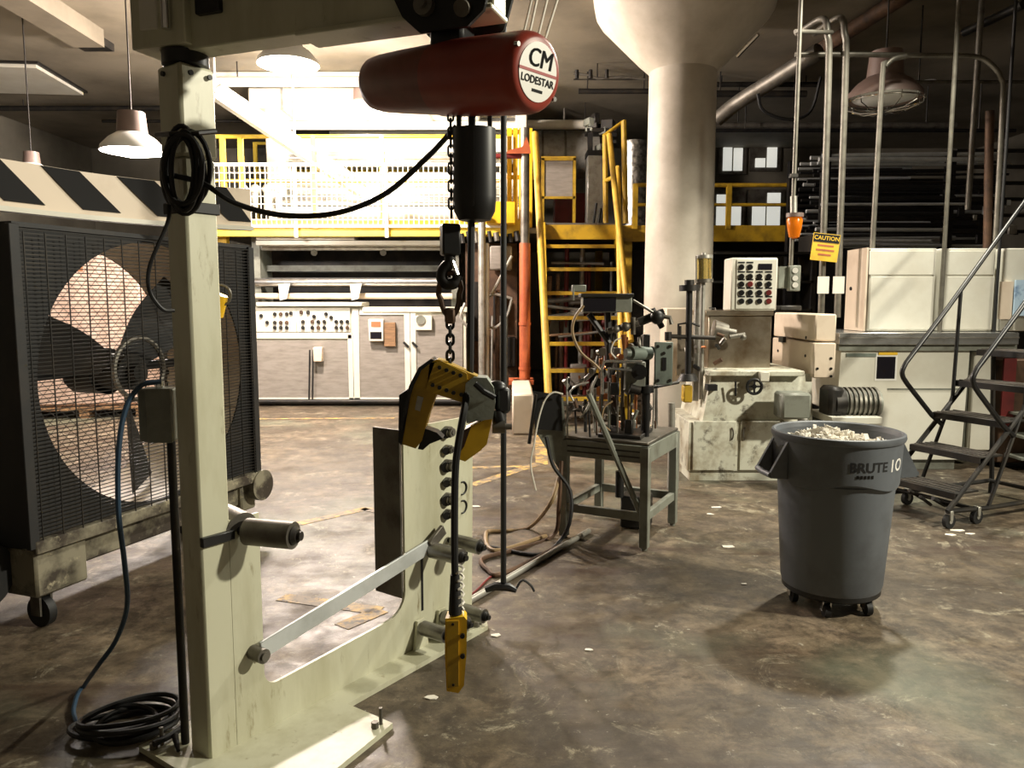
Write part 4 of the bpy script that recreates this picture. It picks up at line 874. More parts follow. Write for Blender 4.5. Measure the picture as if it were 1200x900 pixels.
pipe('dark pipe slanting under the ceiling above the rod rack', [(1130, 38, 9.5), (1200, 5, 8.6)], .05, 'dark_metal')
p = at(931, 266, 6.95)
T = thing('warning_beacon', 'amber glass warning beacon on the thin conduit', 'beacon', p)
wpart(T, 'lens', MB().lathe([(.02, -.10), (.045, -.09), (.06, -.02), (.07, .06), (.06, .085)], p, 22, cap0=True, cap1=True), 'amber')
wpart(T, 'cap', MB().cyl(p+Vector((0, 0, .085)), p+Vector((0, 0, .12)), .075, n=20), 'lamp_pink')
wpart(T, 'junction', MB().cyl(at(930, 230, 6.95), at(930, 250, 6.95), .03), 'galvanised')
wpart(T, 'clamp', MB().box(at(930, 206, 6.95), (.06, .06, .03)), 'dark_metal')
# caution sign
p = at(967, 290, 7.2); T = thing('caution_sign', 'tilted yellow caution sign with black header hung on the curved pipes', 'sign', p)
R3 = Matrix.Rotation(math.radians(6), 3, 'Y')
def sg(v): return p+R3@Vector(v)
sp_ = wpart(T, 'plate', xf(MB().bx(-.125, .125, -.006, 0, -.125, .125), sg), 'safety_yellow', smooth=False)
wpart(sp_, 'header', xf(MB().bx(-.12, .12, -.009, -.006, .045, .12), sg), 'ink', smooth=False)
def sgt(t, sz, z, m, y=-.0105): wpart(sp_, 'sign_text', xf(text_mb(t, sz, .0006), lambda v: sg((v.x, y, v.y+z))), m, smooth=False)
sgt('CAUTION', .052, .082, 'safety_yellow')
for i, wd in enumerate((.15, .17, .12)): wpart(sp_, 'sign_line', xf(MB().bx(-wd/2, wd/2, -.0085, -.006, .010-i*.042, .024-i*.042), sg), 'orange_paint', smooth=False)
for u, t in ((966, 'pale card on the curved pipe nearer the switch box'), (984, 'pale card on the curved pipe beside the white cabinet')): solo('paper_tag', t, 'tag', MB().pb(u-8, u+6, 324, 344, 7.22, .01), 'paper_scrap', 'cards below the caution sign', smooth=False)
solo('tool_tray', 'small dark tray lying on the guard box lid beside the control panel', 'tray', MB().pb(914, 940, 358, 364, 6.9, .2, .01), 'dark_metal')
# ---------------------------------------------------------------- mezzanine
YM = 11.6
M = thing('mezzanine', 'raised walkway deck with a yellow edge beam above the control console', 'platform', (0, YM, 0))
zd = at(400, 262, YM).z
wpart(M, 'deck', MB().bx(-4.7, 6.0, YM+.05, 16.0, zd-.14, zd-.06), 'dull_steel', smooth=False)
wpart(M, 'edge_beam', MB().bx(-4.7, .12, YM, YM+.08, at(400, 277, YM).z, at(400, 257, YM).z, .005), 'pale_yellow')
wpart(M, 'edge_beam', MB().bx(1.55, 6.0, YM, YM+.08, at(880, 283, YM).z, at(880, 264, YM).z, .005), 'dirty_yellow')
for x in (-4.4, 1.75, 4.3): wpart(M, 'leg', MB().bx(x-.07, x+.07, YM+.2, YM+.34, 0, zd-.14), 'dirty_yellow', smooth=False)
for x in (-4.4, -1.5, 1.75, 4.3): wpart(M, 'leg', MB().bx(x-.07, x+.07, 15.6, 15.74, 0, zd-.14), 'dirty_yellow', smooth=False)
def rail(label, u0, u1, posts, Y, m, vt=160, vm=212, mesh=True):
    x0, x1 = at(u0, 200, Y).x, at(u1, 200, Y).x; zt, zm, zb = at(400, vt, Y).z, at(400, vm, Y).z, zd-.06
    T = thing('guard_rail', label, 'railing', ((x0+x1)/2, Y, zb))
    wpart(T, 'top_rail', MB().cyl((x0, Y, zt), (x1, Y, zt), .03), m); wpart(T, 'mid_rail', MB().cyl((x0, Y, zm), (x1, Y, zm), .025), m)
    for u in posts:
        x = at(u, 200, Y).x; wpart(T, 'post', MB().bx(x-.035, x+.035, Y-.03, Y+.03, zb-.02, zt+.02), m, smooth=False)
    if mesh:
        wpart(T, 'mesh_frame', MB().bx(x0, x1, Y-.06, Y-.03, at(400, 194, Y).z-.02, at(400, 194, Y).z+.03).bx(x0, x1, Y-.06, Y-.03, zb+.0, zb+.04), 'mesh_white', smooth=False)
        mb = MB(); n = int((x1-x0)/.075); z1 = at(400, 194, Y).z
        for i in range(n+1): mb.box((x0+(x1-x0)*i/n, Y-.045, (zb+z1)/2), (.012, .006, z1-zb))
        for i in range(9): mb.box(((x0+x1)/2, Y-.045, zb+(z1-zb)*i/8), (x1-x0, .006, .012))
        wpart(T, 'mesh_panel', mb, 'mesh_white', kind='stuff', smooth=False)
        for u in (345, 452): 
            if u0 < u < u1: x = at(u, 200, Y-.07).x; wpart(T, 'mesh_post', MB().bx(x-.025, x+.025, Y-.08, Y-.05, zb-.15, z1), 'mesh_white', smooth=False)
    return T
rail('yellow guard rail with white mesh along the walkway edge', 246, 592, (262, 283, 368, 448, 590), YM, 'pale_yellow')
rail('dull yellow guard rail at the walkway end right of the column', 745, 965, (745, 855, 958), YM, 'dirty_yellow', 217, 240, False)
rail('rear yellow guard rail behind the roll line on the walkway', 300, 520, (300, 410, 520), 15.4, 'pale_yellow', 168, 200, False)
# white roll line on the walkway
T = thing('upper_roll_line', 'row of wide pale rolls on the walkway behind the mesh railing', 'machine', (-2.2, 13.2, zd))
for i, (v, r, Y) in enumerate(((136, .12, 13.4), (147, .07, 13.2), (185, .10, 13.0), (212, .13, 12.9), (238, .14, 12.8), (250, .1, 12.5))):
    wpart(T, 'roll', MB().cyl(at(325, v, Y), at(610, v, Y), r, n=24), ('bright_steel', 'clean_white')[i % 2])
for u in (322, 612): wpart(T, 'side_frame', MB().pb(u-8, u+6, 130, 262, 12.7, .9, .02), 'clean_white')
wpart(T, 'cover', MB().pb(330, 606, 158, 180, 13.3, .5, .02), 'clean_white')
wpart(T, 'stand', MB().pb(330, 606, 214, 262, 13.5, .3), 'white_paint', smooth=False)
for i in range(4): wpart(T, 'valve', MB().cyl(at(285+i*14, 225, 12.3), at(285+i*14, 246, 12.3), .05).ball(at(285+i*14, 222, 12.3), .08, 8), 'clean_white')
# inclined white beam
a, b = at(252, 108, 10.6), at(425, 225, 12.2)
T = thing('inclined_beam', 'white inclined channel beam rising to the left behind the crane post', 'beam', (a+b)/2)
d = (b-a); q = d.to_track_quat('X', 'Z').to_matrix()
wpart(T, 'web', MB().box((a+b)/2, (d.length, .03, .2), 0, 0, q), 'clean_white', smooth=False)
for s in (-1, 1): wpart(T, 'flange', MB().box((a+b)/2+q@Vector((0, -.05, s*.1)), (d.length, .12, .025), 0, 0, q), 'clean_white', smooth=False)
wpart(T, 'hanger', MB().cyl(a, (a.x, a.y, 5.0), .02), 'galvanised')
wpart(T, 'hanger', MB().cyl((a+b)/2, ((a+b)/2).xy.to_3d()+Vector((0, 0, 5.0)), .02), 'galvanised')
# ---------------------------------------------------------------- lower roll machine + control console
YC2 = 11.45
T = thing('lower_roll_machine', 'horizontal steel rolls and beams under the walkway above the console', 'machine', (-2.2, 12.0, 0))
for (v, r, Y, m) in ((331, .075, 12.0, 'bright_steel'), (290, .05, 12.1, 'galvanised'), (347, .045, 11.9, 'pink_cream')):
    wpart(T, 'roll', MB().cyl(at(300, v, Y), at(530, v, Y), r, n=24), m)
wpart(T, 'white_beam', MB().pb(300, 415, 270, 281, 11.75, .3, .01), 'clean_white')
wpart(T, 'beam', MB().pb(300, 530, 282, 287, 11.8, .3), 'clean_white', smooth=False)
wpart(T, 'beam', MB().pb(300, 530, 311, 318, 12.3, .2), 'machine_grey', smooth=False)
wpart(T, 'dark_back', MB().pb(300, 535, 270, 360, 12.9, .05), 'dark_metal', smooth=False)
for u in (300, 533): wpart(T, 'side_frame', MB().bx(at(u, 300, 12).x-.06, at(u, 300, 12).x+.06, 12.0, 12.6, 0, at(u, 268, 12).z), 'machine_grey', smooth=False)
for u in (332, 416): wpart(T, 'bracket', MB().prism([(u-6, 333), (u+8, 332), (u+4, 350), (u-4, 352)], lambda a, b: at(a, b, 11.7), lambda a, b: at(a, b, 11.8)), 'clean_white', smooth=False)
for u in (368, 449): wpart(T, 'stud', MB().cyl(at(u, 296, 12.0), at(u, 296, 11.9), .05, n=12), 'chrome')
K = thing('control_console', 'wide pale control console with grey panels and rows of knobs', 'console', (-2.0, YC2, 0))
zc = at(400, 355, YC2).z
wpart(K, 'carcass', MB().bx(at(300, 400, YC2).x, at(546, 400, YC2).x, YC2+.03, YC2+.5, .06, zc-.06), 'white_paint', smooth=False)
wpart(K, 'top_ledge', MB().pb(300, 424, 354, 359, YC2-.06, .6, .008), 'clean_white')
wpart(K, 'top_ledge', MB().pb(424, 548, 360, 366, YC2-.02, .5, .008), 'white_paint')
wpart(K, 'base_rail', MB().cyl((at(300, 400, YC2).x, YC2-.06, .07), (at(547, 400, YC2).x, YC2-.06, .07), .035), 'dark_metal')
wpart(K, 'kick_plate', MB().bx(at(300, 400, YC2).x, at(546, 400, YC2).x, YC2+.05, YC2+.45, 0, .06), 'dark_metal', smooth=False)
for (u0, u1, v0, v1, m) in ((300, 409, 399, 466, 'panel_grey'), (421, 474, 369, 466, 'panel_grey'), (488, 542, 369, 466, 'panel_grey')):
    wpart(K, 'panel', MB().pb(u0, u1, v0, v1, YC2+.012, .02, .004), m)
for (u0, u1, v0, v1) in ((409, 413, 392, 470), (415, 420, 362, 470), (475, 480, 364, 470), (482, 487, 364, 470), (300, 412, 390, 397), (300, 545, 466, 471), (421, 474, 363, 369)):
    wpart(K, 'trim', MB().pb(u0, u1, v0, v1, YC2-.005, .04, .004), 'clean_white')
wpart(K, 'knob_panel', MB().pb(300, 347, 360, 389, YC2, .03, .004), 'clean_white'); kp = wpart(K, 'knob_panel', MB().pb(348, 410, 360, 389, YC2, .03, .004), 'clean_white')
src = None
kn = [(u, v) for v in (368, 378, 384) for u in (322, 329, 336)]+[(u, v) for v in (377, 384) for u in (355, 366, 373, 380, 394, 400, 407)]+[(353, 366), (361, 366), (368, 371), (382, 368), (388, 372), (306, 370), (313, 378), (341, 367)]
for u, v in kn: wpart(kp, 'knob', MB().cyl(at(u, v, YC2), at(u, v, YC2-.03), .03, .024, n=10), rn.choice(('dark_metal', 'black_plastic', 'rust_steel')))
gb = wpart(K, 'gauge_box', MB().pb(432, 449, 374, 400, YC2-.08, .1, .008), 'clean_white'); wpart(gb, 'gauge_window', MB().pb(434, 447, 389, 397, YC2-.086, .01), 'screen_dark', smooth=False)
wpart(gb, 'gauge_label', MB().pb(435, 446, 377, 383, YC2-.086, .01), 'brown_card', smooth=False)
wpart(K, 'paper_stack', MB().pb(450, 463, 378, 406, YC2-.05, .06, .004), 'wood')
wpart(K, 'dial_box', MB().pb(487, 506, 370, 387, YC2-.05, .07, .006), 'clean_white'); wpart(K, 'dial', MB().cyl(at(493, 375, YC2-.05), at(493, 375, YC2-.07), .07, n=20), 'machine_grey')
wpart(K, 'switch', MB().pb(367, 377, 407, 424, YC2-.1, .11, .01), 'pink_cream')
for u in (363, 367): wpart(K, 'switch_cable', MB().cyl(at(u, 410, YC2-.06), at(u-1, 470, YC2-.06), .012, n=6), 'black_rubber')
for u in (476, 486): wpart(K, 'latch', MB().cyl(at(u-3, 401, YC2-.03), at(u+3, 407, YC2-.03), .018, n=8), 'black_paint')
# ---------------------------------------------------------------- pipes and boxes between console and stair
def ppipe(nm, label, u, v0, v1, Y, r, m, cat='pipe'):
    a = at(u, (v0+v1)/2, Y); solo(nm, label, cat, MB().cyl((a.x, Y, max(0, at(u, v1, Y).z)), (a.x, Y, at(u, v0, Y).z), r, n=16), m)
ppipe('riser_pipe', 'pale upright pipe right of the control console', 565, 250, 480, 11.2, .055, 'galvanised')
ppipe('riser_pipe', 'thinner pale upright pipe beside the console end', 571, 285, 480, 11.25, .03, 'clean_white')
ppipe('riser_pipe', 'rusty thin upright pipe left of the orange pipe', 583, 340, 480, 11.4, .035, 'rust_steel')
T = thing('standpipe', 'upright pipe painted orange below and grey above beside the stair', 'pipe', (at(615, 300, 10.6).x, 10.6, 0))
x_ = at(615, 380, 10.6).x
wpart(T, 'orange_length', MB().cyl((x_, 10.6, at(600, 462, 8.9).z), (x_, 10.6, at(613, 285, 10.6).z), .075, n=18), 'orange_paint')
wpart(T, 'grey_length', MB().cyl((x_, 10.6, at(613, 285, 10.6).z), (x_, 10.6, at(613, 150, 10.6).z), .06, n=18), 'dull_steel')
for v in (378, 430): wpart(T, 'collar', MB().cyl((x_, 10.6, at(613, v, 10.6).z), (x_, 10.6, at(613, v+3, 10.6).z), .085, n=18), 'orange_paint')
wpart(T, 'orange_bracket', MB().prism([(592, 180), (622, 180), (621, 172), (617, 160), (612, 172), (596, 176)], lambda u, v: at(u, v, 10.5), lambda u, v: at(u, v, 10.58)), 'orange_paint', smooth=False)
wpart(T, 'orange_arm', MB().cyl(at(560, 183, 10.6), at(616, 183, 10.6), .035), 'red_paint')
a = at(600, 462, 8.9); b = at(625, 500, 8.9)
solo('concrete_block', 'pale concrete footing block at the foot of the orange pipe', 'block', MB().bx(a.x, b.x, 8.9, 10.7, 0, a.z, .02), 'pink_cream')
wpart(T, 'base_flange', MB().bx(x_-.22, x_+.12, 10.5, 10.9, at(600, 462, 8.9).z, at(610, 450, 10.6).z), 'orange_paint', smooth=False)
T = thing('wall_cabinet', 'grey electrical cabinet with looping conduits between console and orange pipe', 'electrical cabinet', (-.2, 11.9, 0))
wpart(T, 'body', MB().bx(at(546, 400, 11.9).x, at(606, 400, 11.9).x, 11.9, 12.3, 0, at(580, 285, 11.9).z), 'rust_steel', smooth=False)
wpart(T, 'pale_box', MB().pb(574, 600, 288, 316, 11.5, .35, .02), 'panel_grey')
for (u0, u1, v0, v1) in ((578, 592, 345, 380), (590, 604, 395, 430), (548, 560, 330, 400)): wpart(T, 'box', MB().pb(u0, u1, v0, v1, 11.75, .15, .01), 'dark_metal')
for pts in ([(570, 350), (580, 345), (600, 350)], [(562, 380), (580, 384), (594, 370), (600, 350)], [(545, 355), (540, 372), (550, 385)], [(576, 345), (592, 315), (600, 300)]):
    wpart(T, 'loop_conduit', MB().tube(smooth_path([at(u, v, 11.3) for u, v in pts], 5), .022, 7), 'galvanised')
for u in (577, 586, 594): wpart(T, 'wire', MB().cyl(at(u, 370, 11.6), at(u-1, 455, 11.6), .018, n=6), rn.choice(kinds))
solo('yellow_box', 'bright yellow box fixed beside the walkway edge behind the chain container', 'box', MB().pb(570, 604, 236, 262, 11.3, .27, .01), 'safety_yellow')
for i in range(9):
    u = 541+i*8; solo('hanging_tool', 'dark fitting in the row along the lower walkway edge', 'fitting', MB().cyl(at(u, 272+rn.uniform(-2, 2), 11.5), at(u+2, 281+rn.uniform(0, 4), 11.5), rn.uniform(.025, .05), n=8), rn.choice(('dark_metal', 'dull_steel', 'black_paint')), 'fittings along the walkway edge')
# ---------------------------------------------------------------- yellow stair to the walkway
x0, x1 = at(636, 270, 11.6).x, at(722, 270, 11.6).x
T = thing('steel_stair', 'yellow steel stair with open treads and handrails climbing to the walkway', 'stairs', ((x0+x1)/2, 9.7, 0))
N_ = 7
for i in range(N_):
    z = zd*(i+1)/(N_+1)*1.0; Y = 9.75+i*.25
    tr = wpart(T, 'tread', MB().bx(x0+.03, x1-.03, Y, Y+.25, z-.03, z, .004), 'rust_steel')
    wpart(tr, 'nosing', MB().bx(x0+.03, x1-.03, Y-.015, Y+.012, z-.045, z+.005), 'dirty_yellow', smooth=False)
for x in (x0, x1): wpart(T, 'stringer', MB().add([(x-.03, 9.6, 0), (x-.03, 9.85, 0), (x-.03, 11.6, zd-.25), (x-.03, 11.6, zd), (x-.03, 11.4, zd), (x+.03, 9.6, 0), (x+.03, 9.85, 0), (x+.03, 11.6, zd-.25), (x+.03, 11.6, zd), (x+.03, 11.4, zd)], [(0,1,2,3,4),(9,8,7,6,5),(0,5,6,1),(1,6,7,2),(2,7,8,3),(3,8,9,4),(4,9,5,0)]), 'dirty_yellow', smooth=False)
wpart(T, 'landing', MB().bx(x0, x1, 11.5, 12.6, zd-.1, zd, .004), 'dull_steel'); wpart(T, 'landing_beam', MB().bx(x0-.05, x1+.05, 11.48, 11.56, zd-.24, zd-.03), 'dirty_yellow', smooth=False)
wpart(T, 'handrail', MB().cyl(at(627, 156, 11.5), at(643, 470, 9.55), .048, n=12), 'stair_yellow')
wpart(T, 'rail_post', MB().cyl(at(643, 470, 9.55), (at(643, 470, 9.55).x, 9.6, 0), .04), 'stair_yellow')
wpart(T, 'handrail', MB().cyl(at(714, 158, 11.5), at(739, 400, 9.75), .042, n=12), 'stair_yellow'); wpart(T, 'handrail', MB().cyl(at(724, 196, 11.5), at(728, 420, 9.75), .04, n=12), 'stair_yellow')
wpart(T, 'end_frame', MB().tube([at(710, 266, 11.7), at(709, 158, 11.7), at(731, 142, 11.2), at(733, 262, 11.2)], .04, 8), 'dirty_yellow'); wpart(T, 'end_bar', MB().tube([at(709, 212, 11.7), at(718, 208, 11.45)], .03, 8), 'dirty_yellow')
T = thing('yellow_gate', 'tall yellow bar gate standing at the stair head by the orange bracket', 'gate', at(612, 262, 11.7))
for u in (597, 604, 611, 621): wpart(T, 'bar', MB().bx(at(u, 200, 11.7).x-.035, at(u, 200, 11.7).x+.035, 11.7, 11.77, zd-.05, at(u, 150, 11.7).z), 'safety_yellow', smooth=False)
for v in (152, 205): wpart(T, 'cross_bar', MB().pb(594, 624, v, v+5, 11.72, .04), 'safety_yellow', smooth=False)
T = thing('pipe_skid', 'brown and grey pipework standing under the walkway behind the stair treads', 'pipework', (1.0, 12.6, 0))
for i in range(13): u = rn.uniform(636, 735); wpart(T, 'riser', MB().cyl((at(u, 400, 12.5).x, 12.4+rn.uniform(0, .5), 0), (at(u, 400, 12.5).x, 12.4+rn.uniform(0, .3), rn.uniform(1.2, zd-.2)), rn.uniform(.02, .06), n=10), rn.choice(('rust_steel', 'galvanised', 'dull_steel', 'wood', 'red_paint')))
for i in range(9): a = at(rn.uniform(632, 680), rn.uniform(290, 440), 12.3); wpart(T, 'cross_pipe', MB().cyl(a, a+Vector((rn.uniform(.4, .9), 0, rn.uniform(-.1, .1))), rn.uniform(.02, .05), n=10), rn.choice(('rust_steel', 'galvanised', 'dull_steel', 'wood')))
for i in range(7): a = at(rn.uniform(640, 725), rn.uniform(300, 440), 12.7); wpart(T, 'tank', MB().box(a, (rn.uniform(.15, .35), .3, rn.uniform(.15, .4)), 0, .02), rn.choice(('panel_grey', 'rust_steel', 'machine_grey')))
# things on the walkway seen over the stair head
T = thing('framed_screen', 'grey screen in a yellow frame beyond the stair head', 'screen', at(655, 268, 13))
wpart(T, 'panel', MB().pb(637, 671, 188, 230, 13.0, .03), 'panel_grey', smooth=False)
for q in ((634, 638, 185, 268), (671, 675, 185, 268), (634, 675, 183, 188), (634, 675, 230, 233)): wpart(T, 'frame', MB().pb(*q, 12.97, .06), 'dirty_yellow', smooth=False)
solo('red_cabinet', 'dark red cabinet beyond the stair head', 'cabinet', MB().pb(650, 690, 226, 277, 14.2, .5, .01), 'red_paint')
T = thing('grey_locker', 'narrow pale grey locker with dark gear piled on top by the stair head', 'locker', at(700, 268, 12.8))
wpart(T, 'body', MB().pb(688, 713, 182, 268, 12.8, .4, .01), 'galvanised')
for i in range(10): p = at(rn.uniform(690, 722), rn.uniform(135, 180), 13); wpart(T, 'gear', MB().box(p, (rn.uniform(.08, .25), .2, rn.uniform(.06, .2)), rn.uniform(-.5, .5), .01), rn.choice(('dark_metal', 'black_paint', 'machine_grey')))
wpart(T, 'gear_post', MB().pb(689, 695, 140, 182, 12.95, .1), 'dark_metal', smooth=False)
wpart(T, 'gear_shelf', MB().pb(688, 722, 150, 154, 12.9, .4), 'dark_metal', smooth=False)
wpart(T, 'gear_shelf', MB().pb(688, 716, 176, 182, 12.9, .4), 'dark_metal', smooth=False)
for k, (u, v) in enumerate(((695, 250), (704, 247), (700, 256))): wpart(T, 'lever', MB().cyl(at(u, v+16, 12.7), at(u+4, v-12, 12.7), .02), 'dark_metal')
solo('foil_duct', 'crumpled silver foil duct between the stair rail and the column', 'duct', MB().cyl(at(744, 166, 13), (at(744, 216, 13).x, 13, zd-.06), .2, n=20), 'foil')
T = thing('round_duct', 'wide pale round duct under the ceiling above the stair head', 'duct', at(662, 205, 14.2))
a, b = at(622, 182, 14.2), at(700, 182, 14.2); wpart(T, 'shell', MB().cyl(a, b, .42, n=32), 'galvanised')
for i in range(3): c_ = a.lerp(b, (i+.5)/3); wpart(T, 'seam', MB().cyl(c_-Vector((.02, 0, 0)), c_+Vector((.02, 0, 0)), .435, n=32), 'dull_steel')
wpart(T, 'hanger', MB().cyl(a.lerp(b, .5), a.lerp(b, .5)+Vector((0, 0, 5.0-a.z)), .02), 'dull_steel')
# ---------------------------------------------------------------- back wall windows at the right of the column
WB = bpy.data.objects['wall_back']
for i, (u0, u1, v0, v1) in enumerate(((838, 870, 228, 268), (880, 916, 226, 266), (846, 872, 160, 200), (884, 912, 172, 196))):
    a, b = at(u0, v1, 17.7), at(u1, v0, 17.7)
    o = struct('window_%d' % (i+1), MB().bx(a.x-.08, b.x+.08, 17.72, 17.8, a.z-.08, b.z+.08), 'dull_steel', smooth=False)
    for k in range(2): part(o, 'pane', MB().bx(a.x+(b.x-a.x)*k/2+.02, a.x+(b.x-a.x)*(k+1)/2-.02, 17.69, 17.72, a.z, b.z-(.25 if (i+k) % 2 else 0)), 'sky_pane', smooth=False)
# ---------------------------------------------------------------- dark rod rack at the right back
RK = thing('rod_rack', 'dark rack of stacked horizontal rods behind the pale cabinets', 'rack', (5.4, 10.5, 0))
xa, xb = at(968, 230, 10).x, at(1114, 230, 10).x
for x in (xa, xb, xb+1.3):
    wpart(RK, 'upright', MB().bx(x-.05, x+.05, 10, 10.1, 0, at(1000, 176, 10).z), 'black_paint', smooth=False)
    wpart(RK, 'upright', MB().bx(x-.05, x+.05, 11.2, 11.3, 0, at(1000, 168, 10).z), 'black_paint', smooth=False)
wpart(RK, 'back_panel', MB().bx(xa, xb+1.3, 11.3, 11.34, .2, at(1000, 190, 10).z), 'black_paint', smooth=False)
for i, v in enumerate((180, 186, 192, 199, 206, 213, 219, 226, 232, 239, 245, 251, 257, 263, 269, 275, 281, 287)):
    for k in range(3):
        Y = 10.0+.35*k+rn.uniform(-.05, .05); e = rn.uniform(0, .4); m_ = 'bar_steel' if (i < 2 or rn.random() < .28) else rn.choice(('black_paint', 'dark_metal', 'black_rubber'))
        z = at(1000, v, 10).z; wpart(RK, 'rod', MB().cyl((xa-e*.3, Y, z+rn.uniform(-.02, .02)), (xb+rn.uniform(-.5, .9), Y, z+rn.uniform(-.02, .02)), rn.uniform(.014, .03), n=8), m_)
for i in range(6): v = 178+i*19; wpart(RK, 'shelf_bar', MB().bx(xb+.05, xb+1.3, 10.0, 10.06, at(1000, v, 10).z, at(1000, v, 10).z+.04), 'dark_metal', smooth=False)
for i in range(14): p = at(rn.uniform(1125, 1200), rn.uniform(225, 288), 9.98); wpart(RK, 'clip', MB().box(p, (rn.uniform(.03, .12), .04, rn.uniform(.03, .12)), 0, .004), rn.choice(('bar_steel', 'galvanised', 'dark_metal', 'black_paint')))
solo('dark_backdrop_machine', 'tall dark machine housing under the walkway behind the column', 'machine', MB().bx(1.7, 4.2, 13.0, 13.6, 0, zd-.3), 'dark_metal', smooth=False)
T = thing('shelf_unit', 'dark shelving with pale trays under the walkway behind the control panel', 'shelving', (3.3, 9.8, 0))
for i in range(6): wpart(T, 'shelf', MB().bx(2.4, 3.82, 9.8, 10.3, .35+i*.36, .38+i*.36), 'dark_metal', smooth=False)
for x in (2.4, 3.82): wpart(T, 'upright', MB().bx(x-.03, x+.03, 9.8, 10.3, 0, 2.4), 'dark_metal', smooth=False)
for i in range(9): wpart(T, 'tray', MB().box((2.55+.13*i+rn.uniform(0, .05), 10.0, .38+.36*rn.randrange(1, 6)+.05), (.12, .3, .1), 0, .005), rn.choice(('machine_grey', 'dark_metal', 'dull_steel')))
# ---------------------------------------------------------------- high bay lamps
def high_bay(label, p, r, lit, basket=False, drop=True):
    T = thing('high_bay_lamp', label, 'lamp', p)
    part(T, 'reflector', MB().lathe([(r, 0), (r*.97, .05), (r*.72, r*.42), (r*.45, r*.6), (r*.43, r*.6), (r*.68, r*.4), (r*.93, .045), (r*.985, 0)], n=32), 'lamp_pink' if basket else 'reflector')
    part(T, 'housing', MB().cyl((0, 0, r*.55), (0, 0, r*1.25), r*.48, r*.42, n=20), 'lamp_pink')
    part(T, 'diffuser', MB().lathe([(.01, -.05), (r*.4, -.04), (r*.8, .0), (r*.92, .05)], n=28), 'lamp_glow' if lit else 'reflector')
    if basket:
        for k in range(12): a = 2*math.pi*k/12; part(T, 'guard_wire', MB().tube([(r*math.cos(a), r*math.sin(a), 0), (r*.97*math.cos(a), r*.97*math.sin(a), -.07), (r*.6*math.cos(a), r*.6*math.sin(a), -.12), (0, 0, -.13)], .006, 5), 'chrome')
        part(T, 'guard_ring', MB().tube([(r*math.cos(t), r*math.sin(t), -.03) for t in [2*math.pi*k/28 for k in range(28)]], .008, 6, True), 'chrome')
    part(T, 'stem', MB().cyl((0, 0, r*1.25), (0, 0, 4.995-p[2]), .008), 'dark_metal')
    if lit:
        l = lamp_light('lamp_light', 'POINT', Vector(p)+Vector((0, 0, -.14)), lit[0], lit[1], .2)
    return T
high_bay('lit white dome lamp hanging left of the crane post', at(156, 178, 8.5), .33, (380, (1, .9, .82)))
high_bay('brightly lit dome lamp above the mezzanine railing', at(338, 76, 9.4), .36, (1500, (1, .85, .74)))
high_bay('added dome lamp brightening the roll line behind the hoist', at(425, 132, 11.9), .3, (430, (1, .9, .82)))  # unseen lamp, added to brighten the white duct and rolls
high_bay('unlit lamp with wire guard above the pale cabinets', at(1036, 116, 7.9), .36, None, True)
high_bay('small unlit lamp far back under the ceiling near the level conduit', at(1088, 92, 12.5), .3, None)
high_bay('pale unlit lamp dome showing above the striped band', at(38, 203, 9.5), .2, None)
# ---------------------------------------------------------------- ceiling runs
solo('ceiling_beam', 'cream ceiling beam running back above the striped band', 'beam', MB().bx(-5.6, -5.2, 6.0, 10.2, 4.78, 5.0), 'ceiling_paint', smooth=False)
T = thing('ceiling_panel', 'pale framed panel fixed under the ceiling at the far left', 'ceiling panel', (-7.75, 12.2, 4.9))
part(T, 'panel', MB().box((0, 0, .05), (1.6, 1.5, .06), .1, .004), 'clean_white'); part(T, 'frame', MB().box((0, 0, .085), (1.7, 1.6, .04), .1, .004), 'dark_metal')
solo('sprinkler_pipe', 'thin sprinkler pipe under the ceiling left of the cream beam', 'pipe', MB().cyl((-6.4, 6.5, 4.85), (-6.2, 9.0, 4.85), .025), 'clean_white')
solo('air_vent', 'dark louvred vent near the lit ceiling patch', 'vent', MB().bx(-5.75, -5.35, 10.4, 10.75, 4.9, 5.0), 'dark_metal', smooth=False)
for i, (v, Y, r, m, u0, u1) in enumerate(((127, 13.6, .045, 'dark_metal', 0, 230), (120, 14.2, .03, 'dull_steel', 0, 180), (142, 14.6, .03, 'dark_metal', 120, 300), (88, 12.0, .05, 'clean_white', 230, 560), (96, 11.5, .07, 'clean_white', 240, 560), (146, 13.8, .08, 'clean_white', 580, 700), (91, 12.4, .035, 'dark_metal', 672, 765), (107, 12.0, .04, 'dark_metal', 678, 765), (99, 12.2, .04, 'dark_metal', 830, 960), (110, 12.0, .05, 'dark_metal', 830, 945), (147, 12.8, .05, 'dull_steel', 830, 1120), (153, 12.6, .03, 'black_paint', 830, 1190), (96, 9.4, .02, 'dull_steel', 1060, 1200))):
    words = ('thick dark level pipe across the far left wall', 'thin grey level pipe above the far left pipe', 'dark level pipe passing behind the lit dome lamp', 'white level pipe highest above the railing', 'broad white level pipe above the inclined beam', 'broad white level pipe behind the gate bars', 'thin dark level pipe left of the column capital', 'thicker dark level pipe left of the column', 'thin dark level pipe right of the column', 'thicker dark level pipe right of the column', 'grey level pipe behind the beacon conduit', 'thin black level pipe behind the lamp with wire guard', 'thin grey level pipe behind the steel conduits at the right')[i]
    T = thing('level_pipe', words, 'pipe', at((u0+u1)/2, v, Y)); wpart(T, 'run', MB().cyl(at(u0, v, Y), at(u1, v, Y), r, n=10), m)
    for f in (.12, .88): q = at(u0, v, Y).lerp(at(u1, v, Y), f); wpart(T, 'hanger', MB().cyl(q, (q.x, q.y, 5.0), .01, n=6), 'dark_metal')
T = thing('valve_run', 'thin pipe run with small valves above the stair left of the column', 'pipe', at(690, 92, 11.6))
